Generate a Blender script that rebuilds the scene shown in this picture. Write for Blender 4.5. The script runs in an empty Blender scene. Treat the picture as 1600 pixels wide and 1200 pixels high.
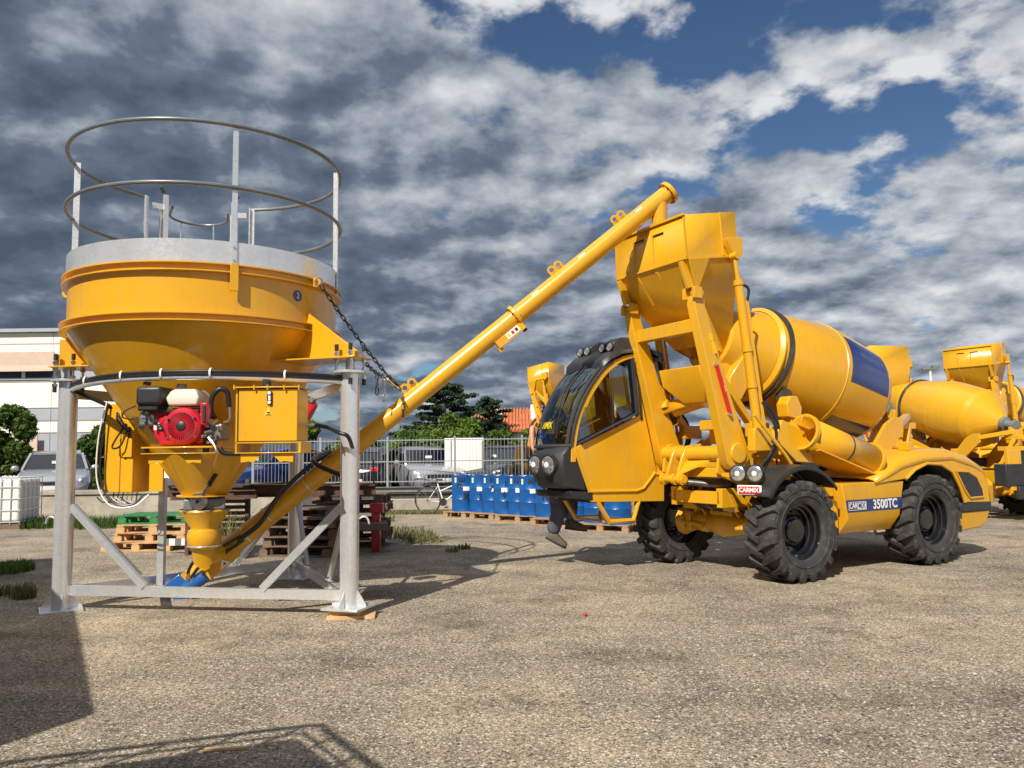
import bpy, bmesh, math, random
import numpy as np
from mathutils import Vector, Matrix
random.seed(7); np.random.seed(7)
R = math.radians
scene = bpy.context.scene
COL = scene.collection

# ------------------------------------------------------------------ camera
PITCH, ROLL, FPX, CAMH = R(4.88), R(0.75), 1230.0, 1.6
cam_d = bpy.data.cameras.new('camera'); cam = bpy.data.objects.new('camera', cam_d); COL.objects.link(cam)
cam_d.sensor_width = 36.0; cam_d.lens = 36.0 * FPX / 1600.0
cam_d.clip_start = 0.05; cam_d.clip_end = 6000
c_f = Vector((0, math.cos(PITCH), math.sin(PITCH))); c_u0 = Vector((0, -math.sin(PITCH), math.cos(PITCH))); c_r0 = Vector((1, 0, 0))
c_r = c_r0 * math.cos(ROLL) - c_u0 * math.sin(ROLL)
c_u = c_r0 * math.sin(ROLL) + c_u0 * math.cos(ROLL)
cam.matrix_world = Matrix(((c_r.x, c_u.x, -c_f.x, 0), (c_r.y, c_u.y, -c_f.y, 0), (c_r.z, c_u.z, -c_f.z, CAMH), (0, 0, 0, 1)))
scene.camera = cam
def ray(px, py): return c_f + c_r * ((px - 800) / FPX) - c_u * ((py - 600) / FPX)
def gnd(px, py, z=0.0):
    d = ray(px, py); return Vector((0, 0, CAMH)) + d * ((z - CAMH) / d.z)
def aty(px, py, Y):
    d = ray(px, py); return Vector((0, 0, CAMH)) + d * (Y / d.y)

# ------------------------------------------------------------------ sky, sun, exposure
SUN_AZ, SUN_EL = R(25.0), R(41.5)      # shadows run towards +Y, a little to +X
sh = Vector((math.sin(SUN_AZ), math.cos(SUN_AZ), 0))
sun_dir = (-sh * math.cos(SUN_EL) + Vector((0, 0, math.sin(SUN_EL)))).normalized()
world = bpy.data.worlds.new('World'); scene.world = world; world.use_nodes = True
nt = world.node_tree; nt.nodes.clear()
def wn(t, **kw):
    n = nt.nodes.new(t)
    for k, v in kw.items(): setattr(n, k, v)
    return n
def wl(a, b): nt.links.new(a, b)
def wmath(op, a, b=None, clamp=False):
    n = wn('ShaderNodeMath', operation=op); n.use_clamp = clamp
    if op == 'MULTIPLY_ADD': n.inputs[2].default_value = 0.10
    for i, v in enumerate((a, b)):
        if v is None: continue
        if isinstance(v, (int, float)): n.inputs[i].default_value = v
        else: wl(v, n.inputs[i])
    return n.outputs[0]
sky = wn('ShaderNodeTexSky', sky_type='NISHITA'); sky.sun_disc = False
sky.sun_elevation = SUN_EL; sky.sun_rotation = math.atan2(sun_dir.x, sun_dir.y); sky.air_density = 1.0; sky.dust_density = 0.4; sky.ozone_density = 2.5
tc = wn('ShaderNodeTexCoord'); sep = wn('ShaderNodeSeparateXYZ'); wl(tc.outputs['Generated'], sep.inputs[0])
zc = wmath('ADD', wmath('MAXIMUM', sep.outputs[2], 0.0), 0.30)
comb = wn('ShaderNodeCombineXYZ')
wl(wmath('DIVIDE', sep.outputs[0], zc), comb.inputs[0]); wl(wmath('DIVIDE', sep.outputs[1], zc), comb.inputs[1])
def wnoise(scale, detail, rough, off, dist=0.0):
    mp = wn('ShaderNodeMapping'); mp.inputs['Location'].default_value = off; wl(comb.outputs[0], mp.inputs[0])
    n = wn('ShaderNodeTexNoise'); n.inputs['Scale'].default_value = scale; n.inputs['Detail'].default_value = detail
    n.inputs['Roughness'].default_value = rough; n.inputs['Distortion'].default_value = dist; wl(mp.outputs[0], n.inputs['Vector'])
    return n.outputs['Fac']
def wramp(fac, stops, interp='EASE'):
    r = wn('ShaderNodeValToRGB'); r.color_ramp.interpolation = interp
    e = r.color_ramp.elements
    while len(e) < len(stops): e.new(0.5)
    for el, (p, c) in zip(e, stops): el.position = p; el.color = (*c, 1) if len(c) == 3 else c
    wl(fac, r.inputs[0]); return r.outputs[0]
def density(dx, dy):
    p = wnoise(5.2, 9.0, 0.55, (3.1 + dx, 1.7 + dy, 0), 0.06)      # cloudlets
    b = wnoise(1.0, 3.0, 0.5, (5.3 + dx, 2.2 + dy, 0))            # large banks
    return wmath('ADD', wmath('MULTIPLY', p, 0.68), wmath('MULTIPLY', b, 0.42))
den = density(0, 0); den_s = density(0.065 * math.sin(SUN_AZ), 0.065 * math.cos(SUN_AZ))
# a broad front: thick cover towards -X, opening towards +X and higher up
front = wmath('MULTIPLY', wmath('ADD', sep.outputs[0], 0.05), wmath('ADD', wmath('MULTIPLY', sep.outputs[2], 1.1), -0.18))
cov = wmath('SUBTRACT', den, front)
mask = wramp(cov, [(0.375, (0, 0, 0)), (0.455, (1, 1, 1))])
lit = wmath('SUBTRACT', den, den_s)
tone = wmath('ADD', wmath('MULTIPLY', lit, 2.1), 0.95)
tone = wmath('SUBTRACT', tone, wmath('MULTIPLY', den, 0.92))
tone = wmath('ADD', tone, wmath('MULTIPLY', sep.outputs[0], 0.33))
zz = wmath('SUBTRACT', sep.outputs[2], 0.19); tone = wmath('ADD', tone, wmath('MULTIPLY', wmath('MULTIPLY', zz, zz), 1.5))
K = 10.0
def kc(r, g, b): return (r * K, g * K, b * K)
ccol = wramp(tone, [(0.16, kc(.10, .14, .205)), (0.38, kc(.185, .235, .315)), (0.54, kc(.42, .475, .56)), (0.86, kc(1.0, 1.02, 1.05))], 'LINEAR')
skyc = wn('ShaderNodeMix', data_type='RGBA', blend_type='MULTIPLY'); skyc.inputs[0].default_value = 1.0; wl(sky.outputs[0], skyc.inputs[6]); skyc.inputs[7].default_value = (.68, .82, .96, 1)
mix = wn('ShaderNodeMix', data_type='RGBA'); wl(mask, mix.inputs[0]); wl(skyc.outputs[2], mix.inputs[6]); wl(ccol, mix.inputs[7])
bg = wn('ShaderNodeBackground'); bg.inputs[1].default_value = 0.066; wl(mix.outputs[2], bg.inputs[0])
wo = wn('ShaderNodeOutputWorld'); wl(bg.outputs[0], wo.inputs[0])
sun_d = bpy.data.lights.new('sun', 'SUN'); sun_d.energy = 5.0; sun_d.angle = R(0.55); sun_d.color = (1.0, 0.93, 0.82)
sun = bpy.data.objects.new('sun', sun_d); COL.objects.link(sun); sun.rotation_euler = sun_dir.to_track_quat('Z', 'Y').to_euler(); sun.location = (-8, -14, 14)
vs = scene.view_settings; vs.view_transform = 'Standard'; vs.look = 'None'; vs.gamma = 1.0; vs.exposure = 0.20; vs.use_curve_mapping = False
scene.render.engine = 'CYCLES'; scene.cycles.max_bounces = 8; scene.cycles.transparent_max_bounces = 16

# ------------------------------------------------------------------ materials
MATS = {}
def mat(name, col=(.5, .5, .5), rough=.5, metal=0.0, var=0.0, vscale=4.0, bump=0.0, bscale=40.0, coat=0.0, dirt=0.0, dirtcol=(.25, .2, .15), detail=4.0, spec=.5):
    m = bpy.data.materials.new(name); m.use_nodes = True; MATS[name] = m
    t = m.node_tree; b = t.nodes['Principled BSDF']
    b.inputs['Base Color'].default_value = (*col, 1); b.inputs['Roughness'].default_value = rough; b.inputs['Metallic'].default_value = metal
    b.inputs['Coat Weight'].default_value = coat; b.inputs['Coat Roughness'].default_value = .08; b.inputs['Specular IOR Level'].default_value = spec
    if var or bump or dirt:
        tcn = t.nodes.new('ShaderNodeTexCoord')
        def noise(sc, det):
            n = t.nodes.new('ShaderNodeTexNoise'); n.inputs['Scale'].default_value = sc; n.inputs['Detail'].default_value = det
            t.links.new(tcn.outputs['Object'], n.inputs['Vector']); return n.outputs['Fac']
        last = None
        if var:
            r = t.nodes.new('ShaderNodeValToRGB'); e = r.color_ramp.elements
            e[0].position = .3; e[1].position = .7
            e[0].color = (*[max(0, c * (1 - var)) for c in col], 1); e[1].color = (*[min(1, c * (1 + var)) for c in col], 1)
            t.links.new(noise(vscale, detail), r.inputs[0]); last = r.outputs[0]
        if dirt:
            r2 = t.nodes.new('ShaderNodeValToRGB'); r2.color_ramp.elements[0].position = .52; r2.color_ramp.elements[1].position = .78
            r2.color_ramp.elements[1].color = (dirt, dirt, dirt, 1)
            t.links.new(noise(vscale * 1.7 + 1.3, 8), r2.inputs[0])
            mx = t.nodes.new('ShaderNodeMix'); mx.data_type = 'RGBA'; mx.inputs[6].default_value = (*col, 1); mx.inputs[7].default_value = (*dirtcol, 1)
            t.links.new(r2.outputs[0], mx.inputs[0])
            if last is not None: t.links.new(last, mx.inputs[6])
            last = mx.outputs[2]
            ma = t.nodes.new('ShaderNodeMath'); ma.operation = 'MULTIPLY_ADD'; ma.inputs[1].default_value = .35; ma.inputs[2].default_value = rough
            t.links.new(r2.outputs[0], ma.inputs[0]); t.links.new(ma.outputs[0], b.inputs['Roughness'])
        if last is not None: t.links.new(last, b.inputs['Base Color'])
        if bump:
            bp = t.nodes.new('ShaderNodeBump'); bp.inputs['Strength'].default_value = bump; bp.inputs['Distance'].default_value = .01
            t.links.new(noise(bscale, 6), bp.inputs['Height']); t.links.new(bp.outputs[0], b.inputs['Normal'])
    return m
Y_ = mat('paint_yellow', (.70, .36, .010), .28, var=.06, vscale=1.2, coat=.35, dirt=.16, dirtcol=(.45, .27, .06), bump=.012, bscale=9)
def streaks(m, amt, dc):
    t = m.node_tree; b = t.nodes['Principled BSDF']; src = b.inputs['Base Color'].links[0].from_socket
    tcn = t.nodes.new('ShaderNodeTexCoord'); mp = t.nodes.new('ShaderNodeMapping'); mp.inputs['Scale'].default_value = (7, 7, .7); t.links.new(tcn.outputs['Object'], mp.inputs[0])
    n = t.nodes.new('ShaderNodeTexNoise'); n.inputs['Scale'].default_value = 1.6; n.inputs['Detail'].default_value = 7; n.inputs['Roughness'].default_value = .65; t.links.new(mp.outputs[0], n.inputs['Vector'])
    r = t.nodes.new('ShaderNodeValToRGB'); r.color_ramp.elements[0].position = .5; r.color_ramp.elements[1].position = .78; r.color_ramp.elements[1].color = (amt, amt, amt, 1); t.links.new(n.outputs['Fac'], r.inputs[0])
    x = t.nodes.new('ShaderNodeMix'); x.data_type = 'RGBA'; x.inputs[7].default_value = (*dc, 1); t.links.new(r.outputs[0], x.inputs[0]); t.links.new(src, x.inputs[6]); t.links.new(x.outputs[2], b.inputs['Base Color'])
streaks(Y_, .34, (.36, .25, .11))
YW = mat('paint_yellow_worn', (.72, .36, .03), .5, var=.12, vscale=1.5, dirt=.4, dirtcol=(.4, .26, .1))
RUB = mat('tyre_rubber', (.036, .035, .034), .75, var=.25, vscale=5, dirt=.55, dirtcol=(.15, .132, .11), bump=.15, bscale=60)
BLK = mat('black_plastic', (.025, .026, .028), .42, var=.15, bump=.05, bscale=120, dirt=.15, dirtcol=(.1, .095, .085))
BLKG = mat('black_gloss', (.010, .010, .011), .13, coat=.6, dirt=.2, dirtcol=(.05, .045, .04))
HOSE = mat('black_hose', (.018, .018, .018), .38)
STEEL = mat('bright_steel', (.62, .62, .62), .28, 1.0, var=.15, vscale=20)
DSTEEL = mat('dark_steel', (.12, .115, .11), .45, .7, var=.3, vscale=9, dirt=.4, dirtcol=(.09, .06, .04))
RED = mat('red_paint', (.55, .015, .03), .28, coat=.4, dirt=.12, dirtcol=(.2, .05, .04))
BLUE = mat('drum_blue', (.003, .085, .31), .36, var=.12, vscale=3, dirt=.28, dirtcol=(.05, .12, .2), coat=.1)
NAVY = mat('decal_navy', (.018, .036, .16), .24, var=.1, coat=.3, dirt=.15, dirtcol=(.08, .09, .14))
WHITE = mat('white_paint', (.78, .77, .74), .4, var=.04, dirt=.2, dirtcol=(.5, .47, .42))
CREAM = mat('cream_tank', (.75, .70, .58), .35)
ORANGE = mat('beacon_amber', (.75, .18, .01), .15, coat=.5)
GREY = mat('grey_cast', (.21, .22, .225), .45, .3, var=.15, dirt=.2)
WOODN = mat('pallet_wood_new', (.55, .33, .15), .75, var=.28, vscale=7, bump=.4, bscale=30, dirt=.3, dirtcol=(.22, .14, .08))
WOODO = mat('pallet_wood_old', (.17, .115, .08), .85, var=.35, vscale=5, bump=.5, bscale=30, dirt=.5, dirtcol=(.07, .055, .045))
RUST = mat('rusty_steel', (.11, .062, .045), .8, .2, var=.45, vscale=6, bump=.4, bscale=40, dirt=.4, dirtcol=(.07, .05, .045))
GREEN = mat('crate_green', (.02, .19, .05), .5, var=.2, dirt=.3)
CONC = mat('concrete_wall', (.36, .325, .27), .9, var=.25, vscale=2.0, bump=.5, bscale=25, dirt=.6, dirtcol=(.19, .16, .12), detail=8)
BARK = mat('bark', (.10, .075, .055), .9, var=.3, vscale=8, bump=.6, bscale=20)
SKIN = mat('skin', (.52, .25, .16), .5, var=.08)
HAIRM = mat('dark_hair', (.012, .009, .007), .5)
SHIRT = mat('navy_shirt', (.018, .020, .032), .85, var=.2, bump=.3, bscale=30)
TROUS = mat('grey_work_trousers', (.085, .085, .125), .9, var=.25, vscale=10, bump=.4, bscale=25)
SHOE = mat('work_shoe', (.10, .08, .058), .7, var=.3, bump=.2)
TILE = mat('roof_tile', (.52, .155, .06), .8, var=.28, vscale=1.5, dirt=.3, dirtcol=(.3, .12, .07))
PANELW = mat('panel_cream', (.82, .79, .72), .6, var=.04, vscale=.5, dirt=.12, dirtcol=(.5, .47, .42))
PANELG = mat('panel_grey', (.36, .38, .42), .5, var=.05, vscale=.6)
AWN = mat('awning_peach', (.60, .46, .36), .8, var=.06)
CARS = mat('car_silver', (.47, .49, .52), .25, .55, coat=.7, dirt=.15, dirtcol=(.3, .28, .25))
CARD = mat('car_darkgrey', (.035, .038, .045), .2, .3, coat=.8)
CARB = mat('car_blue', (.015, .04, .17), .22, .2, coat=.8)
CARK = mat('car_black', (.012, .013, .016), .2, coat=.8)
PLATE = mat('plate_white', (.8, .8, .78), .4)
FENCEM = mat('fence_grey', (.40, .41, .42), .45, .5, var=.08)
PAPER = mat('paper_white', (.8, .83, .8), .7)
INK = mat('ink_black', (.012, .012, .014), .7)
STICK = mat('sticker_yellow', (.80, .58, .03), .4)
WOODP = mat('wood_block', (.58, .38, .19), .7, var=.2, vscale=10)
LINER = mat('interior_dark', (.03, .03, .033), .7)
GAUGE = mat('lamp_reflector', (.82, .83, .85), .16, .9, var=.1, vscale=30)

def galv():
    m = mat('galvanised', (.56, .575, .59), .26, .62); t = m.node_tree; b = t.nodes['Principled BSDF']
    tcn = t.nodes.new('ShaderNodeTexCoord'); v = t.nodes.new('ShaderNodeTexVoronoi'); v.inputs['Scale'].default_value = 55
    t.links.new(tcn.outputs['Object'], v.inputs['Vector'])
    n = t.nodes.new('ShaderNodeTexNoise'); n.inputs['Scale'].default_value = 5; n.inputs['Detail'].default_value = 6; t.links.new(tcn.outputs['Object'], n.inputs['Vector'])
    sp = t.nodes.new('ShaderNodeSeparateColor'); t.links.new(v.outputs['Color'], sp.inputs[0])
    a = t.nodes.new('ShaderNodeMath'); a.operation = 'MULTIPLY_ADD'; a.inputs[1].default_value = .45; t.links.new(sp.outputs[0], a.inputs[0]); t.links.new(n.outputs['Fac'], a.inputs[2])
    r = t.nodes.new('ShaderNodeValToRGB'); r.color_ramp.elements[0].position = .3; r.color_ramp.elements[1].position = .95
    r.color_ramp.elements[0].color = (.68, .695, .71, 1); r.color_ramp.elements[1].color = (.82, .83, .84, 1)
    t.links.new(a.outputs[0], r.inputs[0]); t.links.new(r.outputs[0], b.inputs['Base Color'])
    r2 = t.nodes.new('ShaderNodeMapRange'); r2.inputs[3].default_value = .21; r2.inputs[4].default_value = .27
    t.links.new(sp.outputs[1], r2.inputs[0]); t.links.new(r2.outputs[0], b.inputs['Roughness'])
    return m
GALV = galv()
GPIPE = mat('galvanised_pipe_dark_sky', (.15, .165, .185), .34, .2, var=.18, vscale=3)  # darker, bluer base stands in for the dark sky the tubes reflect
def glass(name, tint, dens):
    m = bpy.data.materials.new(name); m.use_nodes = True; t = m.node_tree; t.nodes.clear()
    o = t.nodes.new('ShaderNodeOutputMaterial'); tr = t.nodes.new('ShaderNodeBsdfTransparent'); tr.inputs[0].default_value = (*tint, 1)
    gl = t.nodes.new('ShaderNodeBsdfGlossy'); gl.inputs['Roughness'].default_value = .02; gl.inputs[0].default_value = (.9, .95, 1, 1)
    fr = t.nodes.new('ShaderNodeFresnel'); fr.inputs[0].default_value = 1.5
    ad = t.nodes.new('ShaderNodeMath'); ad.operation = 'MULTIPLY_ADD'; ad.inputs[1].default_value = 1.0; ad.inputs[2].default_value = dens; t.links.new(fr.outputs[0], ad.inputs[0])
    mx = t.nodes.new('ShaderNodeMixShader'); t.links.new(ad.outputs[0], mx.inputs[0]); t.links.new(tr.outputs[0], mx.inputs[1]); t.links.new(gl.outputs[0], mx.inputs[2]); t.links.new(mx.outputs[0], o.inputs[0])
    return m
GLASS = glass('cab_glass', (.34, .43, .43), .09)
CGLASS = glass('car_glass', (.10, .13, .14), .06)
DGLASS = mat('dark_window', (.012, .018, .03), .06, coat=.3)
def leafmat(name, c0, c1):
    m = bpy.data.materials.new(name); m.use_nodes = True; t = m.node_tree; b = t.nodes['Principled BSDF']
    b.inputs['Roughness'].default_value = .55; b.inputs['Specular IOR Level'].default_value = .3
    at = t.nodes.new('ShaderNodeAttribute'); at.attribute_name = 'tint'
    r = t.nodes.new('ShaderNodeValToRGB'); r.color_ramp.elements[0].color = (*c0, 1); r.color_ramp.elements[1].color = (*c1, 1)
    t.links.new(at.outputs['Fac'], r.inputs[0]); t.links.new(r.outputs[0], b.inputs['Base Color'])
    o = t.nodes['Material Output']; tl = t.nodes.new('ShaderNodeBsdfTranslucent'); t.links.new(r.outputs[0], tl.inputs[0])
    mx = t.nodes.new('ShaderNodeMixShader'); mx.inputs[0].default_value = .3; t.links.new(b.outputs[0], mx.inputs[1]); t.links.new(tl.outputs[0], mx.inputs[2]); t.links.new(mx.outputs[0], o.inputs[0])
    return m
LEAF = leafmat('leaf_mid', (.03, .07, .012), (.11, .18, .03))
LEAFB = leafmat('leaf_bright', (.05, .11, .012), (.17, .26, .035))
NEED = leafmat('cedar_needles', (.018, .045, .022), (.055, .095, .04))
DRYG = leafmat('dry_grass', (.07, .11, .02), (.26, .22, .09))

# ------------------------------------------------------------------ mesh helpers
WM = {}
def V(*a): return Vector(a)
class MB:
    def __init__(s): s.v = []; s.f = []
    def add(s, vs, fs):
        o = len(s.v); s.v += [tuple(p) for p in vs]; s.f += [tuple(i + o for i in f) for f in fs]; return s
    def box(s, c, d, M=None):
        c = Vector(c); h = Vector(d) / 2
        vs = [Vector((x * h.x, y * h.y, z * h.z)) for x in (-1, 1) for y in (-1, 1) for z in (-1, 1)]
        if M is not None: vs = [M @ p for p in vs]
        return s.add([c + p for p in vs], [(0, 1, 3, 2), (4, 6, 7, 5), (0, 4, 5, 1), (2, 3, 7, 6), (0, 2, 6, 4), (1, 5, 7, 3)])
    def bx(s, x0, x1, y0, y1, z0, z1): return s.box(((x0 + x1) / 2, (y0 + y1) / 2, (z0 + z1) / 2), (abs(x1 - x0), abs(y1 - y0), abs(z1 - z0)))
    def beam(s, p0, p1, w, h, up=(0, 0, 1)):
        p0 = Vector(p0); p1 = Vector(p1); d = (p1 - p0); L = d.length; d.normalize(); up = Vector(up)
        sd = d.cross(up)
        if sd.length < 1e-4: sd = d.cross(Vector((1, 0, 0)))
        sd.normalize(); u = sd.cross(d)
        M = Matrix((d, sd, u)).transposed()
        return s.box((p0 + p1) / 2, (L, w, h), M)
    def loft(s, rings, closed=True, caps=True):
        o = len(s.v); n = len(rings[0])
        for r in rings: s.v += [tuple(p) for p in r]
        for i in range(len(rings) - 1):
            for j in range(n if closed else n - 1):
                k = (j + 1) % n; s.f.append((o + i * n + j, o + i * n + k, o + (i + 1) * n + k, o + (i + 1) * n + j))
        if caps and closed: s.f.append(tuple(o + j for j in reversed(range(n)))); s.f.append(tuple(o + (len(rings) - 1) * n + j for j in range(n)))
        return s
    def tube(s, pts, r, n=10, caps=True, closed=False):
        pts = [Vector(p) for p in pts]; rings = []; N = len(pts); rr = r if isinstance(r, (list, tuple)) else [r] * N
        t0 = ((pts[1] - pts[0]) if not closed else (pts[1] - pts[-1])).normalized()
        a = t0.orthogonal().normalized(); prev = t0
        for i, p in enumerate(pts):
            if closed: t = (pts[(i + 1) % N] - pts[i - 1]).normalized()
            else: t = (pts[min(i + 1, N - 1)] - pts[max(i - 1, 0)]).normalized()
            q = prev.rotation_difference(t); a = (q @ a).normalized(); prev = t; b = t.cross(a)
            rings.append([p + (a * math.cos(2 * math.pi * j / n) + b * math.sin(2 * math.pi * j / n)) * rr[i] for j in range(n)])
        if closed: rings.append(rings[0]); return s.loft(rings, True, False)
        return s.loft(rings, True, caps)
    def cyl(s, p0, p1, r0, r1=None, n=16): return s.tube([p0, p1], [r0, r0 if r1 is None else r1], n)
    def lathe(s, prof, M, n=32, a0=0.0, a1=2 * math.pi):
        full = abs(a1 - a0 - 2 * math.pi) < 1e-6; m = n if full else n + 1; rings = []
        for r, z in prof: rings.append([M @ Vector((r * math.cos(a0 + (a1 - a0) * j / n), r * math.sin(a0 + (a1 - a0) * j / n), z)) for j in range(m)])
        return s.loft(rings, full, False)
    def prism(s, poly, off):
        off = Vector(off); a = [Vector(p) for p in poly]; n = len(a); o = len(s.v)
        s.v += [tuple(p) for p in a] + [tuple(p + off) for p in a]
        s.f.append(tuple(o + i for i in range(n))); s.f.append(tuple(o + n + i for i in reversed(range(n))))
        for i in range(n): j = (i + 1) % n; s.f.append((o + i, o + n + i, o + n + j, o + j))
        return s
    def ball(s, c, r, n=16, m=10, sc=(1, 1, 1)):
        M = Matrix.Translation(Vector(c)) @ Matrix.Diagonal((*sc, 1))
        return s.lathe([(max(1e-4, r * math.sin(math.pi * i / m)), -r * math.cos(math.pi * i / m)) for i in range(m + 1)], M, n)
    def mesh(s, name, m, smooth=38, fix=True, T=None):
        me = bpy.data.meshes.new(name)
        vs = s.v if T is None else [tuple(T @ Vector(p)) for p in s.v]
        me.from_pydata(vs, [], s.f)
        if fix:
            bm = bmesh.new(); bm.from_mesh(me); bmesh.ops.remove_doubles(bm, verts=bm.verts, dist=2e-5); bmesh.ops.recalc_face_normals(bm, faces=bm.faces); bm.to_mesh(me); bm.free()
        me.materials.append(m)
        if smooth:
            me.shade_smooth(); me.set_sharp_from_angle(angle=R(smooth))
        return me
    def build(s, name, m, parent=None, world=False, bevel=0.0, smooth=38, seg=2, solid=0.0, fix=True):
        T = WM[parent].inverted() if (world and parent is not None) else None
        return obj(name, s.mesh(name, m, smooth, fix, T), parent, bevel, seg, solid)
def obj(name, me, parent=None, bevel=0.0, seg=2, solid=0.0, loc=None, rot=None):
    o = bpy.data.objects.new(name, me); COL.objects.link(o)
    if loc is not None: o.location = loc
    if rot is not None: o.rotation_euler = rot
    if parent is not None: o.parent = parent; WM[o] = WM[parent] @ o.matrix_basis
    else: WM[o] = o.matrix_basis.copy()
    if solid: md = o.modifiers.new('solid', 'SOLIDIFY'); md.thickness = solid; md.offset = 0
    if bevel:
        md = o.modifiers.new('bevel', 'BEVEL'); md.width = bevel; md.segments = seg; md.limit_method = 'ANGLE'; md.angle_limit = R(40)
    return o
def tag(o, label, cat, group=None):
    o['label'] = label; o['category'] = cat
    if group: o['group'] = group
    return o
def thing(name, label, cat, loc=(0, 0, 0), rz=0.0, group=None):
    o = bpy.data.objects.new(name, None); COL.objects.link(o); o.location = loc; o.rotation_euler = (0, 0, rz); o.empty_display_size = .2
    WM[o] = Matrix.Translation(Vector(loc)) @ Matrix.Rotation(rz, 4, 'Z'); tag(o, label, cat, group); return o
def struct(o, kind='structure'): o['kind'] = kind; return o
def copy_tree(o, parent=None):
    c = o.copy(); COL.objects.link(c); c.parent = parent
    for ch in o.children: copy_tree(ch, c)
    return c
def text(name, body, size, m, parent, M, ext=.002, bold=0.0, sx=1.0, align='CENTER'):
    cu = bpy.data.curves.new('txt', 'FONT'); cu.body = body; cu.size = size; cu.extrude = ext; cu.offset = bold; cu.align_x = align; cu.align_y = 'CENTER'; cu.resolution_u = 3
    ob = bpy.data.objects.new('txt', cu); me = bpy.data.meshes.new_from_object(ob); bpy.data.objects.remove(ob)
    me.transform(M @ Matrix.Diagonal((sx, 1, 1, 1))); me.name = name; me.materials.clear(); me.materials.append(m)
    return obj(name, me, parent)
def frame(o, x, y):      # matrix from origin and two axes
    x = Vector(x).normalized(); y = Vector(y); y = (y - x * x.dot(y)).normalized(); z = x.cross(y)
    M = Matrix((x, y, z)).transposed().to_4x4(); M.translation = Vector(o); return M
def zframe(o, z):
    z = Vector(z).normalized(); x = z.orthogonal().normalized(); return frame(o, x, z.cross(x))
def arcpts(c, r, a0, a1, n, z=None):
    return [Vector((c[0] + r * math.cos(a0 + (a1 - a0) * i / n), c[1] + r * math.sin(a0 + (a1 - a0) * i / n), c[2] if z is None else z)) for i in range(n + 1)]
def bez(p0, p1, p2, p3, n=12):
    p0, p1, p2, p3 = map(Vector, (p0, p1, p2, p3))
    return [p0 * (1 - t) ** 3 + p1 * 3 * t * (1 - t) ** 2 + p2 * 3 * t * t * (1 - t) + p3 * t ** 3 for t in [i / n for i in range(n + 1)]]
def spline(pts, n=6):
    pts = [Vector(p) for p in pts]; out = []
    for i in range(len(pts) - 1):
        a = pts[max(i - 1, 0)]; b = pts[i]; c = pts[i + 1]; d = pts[min(i + 2, len(pts) - 1)]
        for k in range(n):
            t = k / n; out.append(.5 * ((2 * b) + (c - a) * t + (2 * a - 5 * b + 4 * c - d) * t * t + (3 * b - a - 3 * c + d) * t ** 3))
    return out + [pts[-1]]
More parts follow.
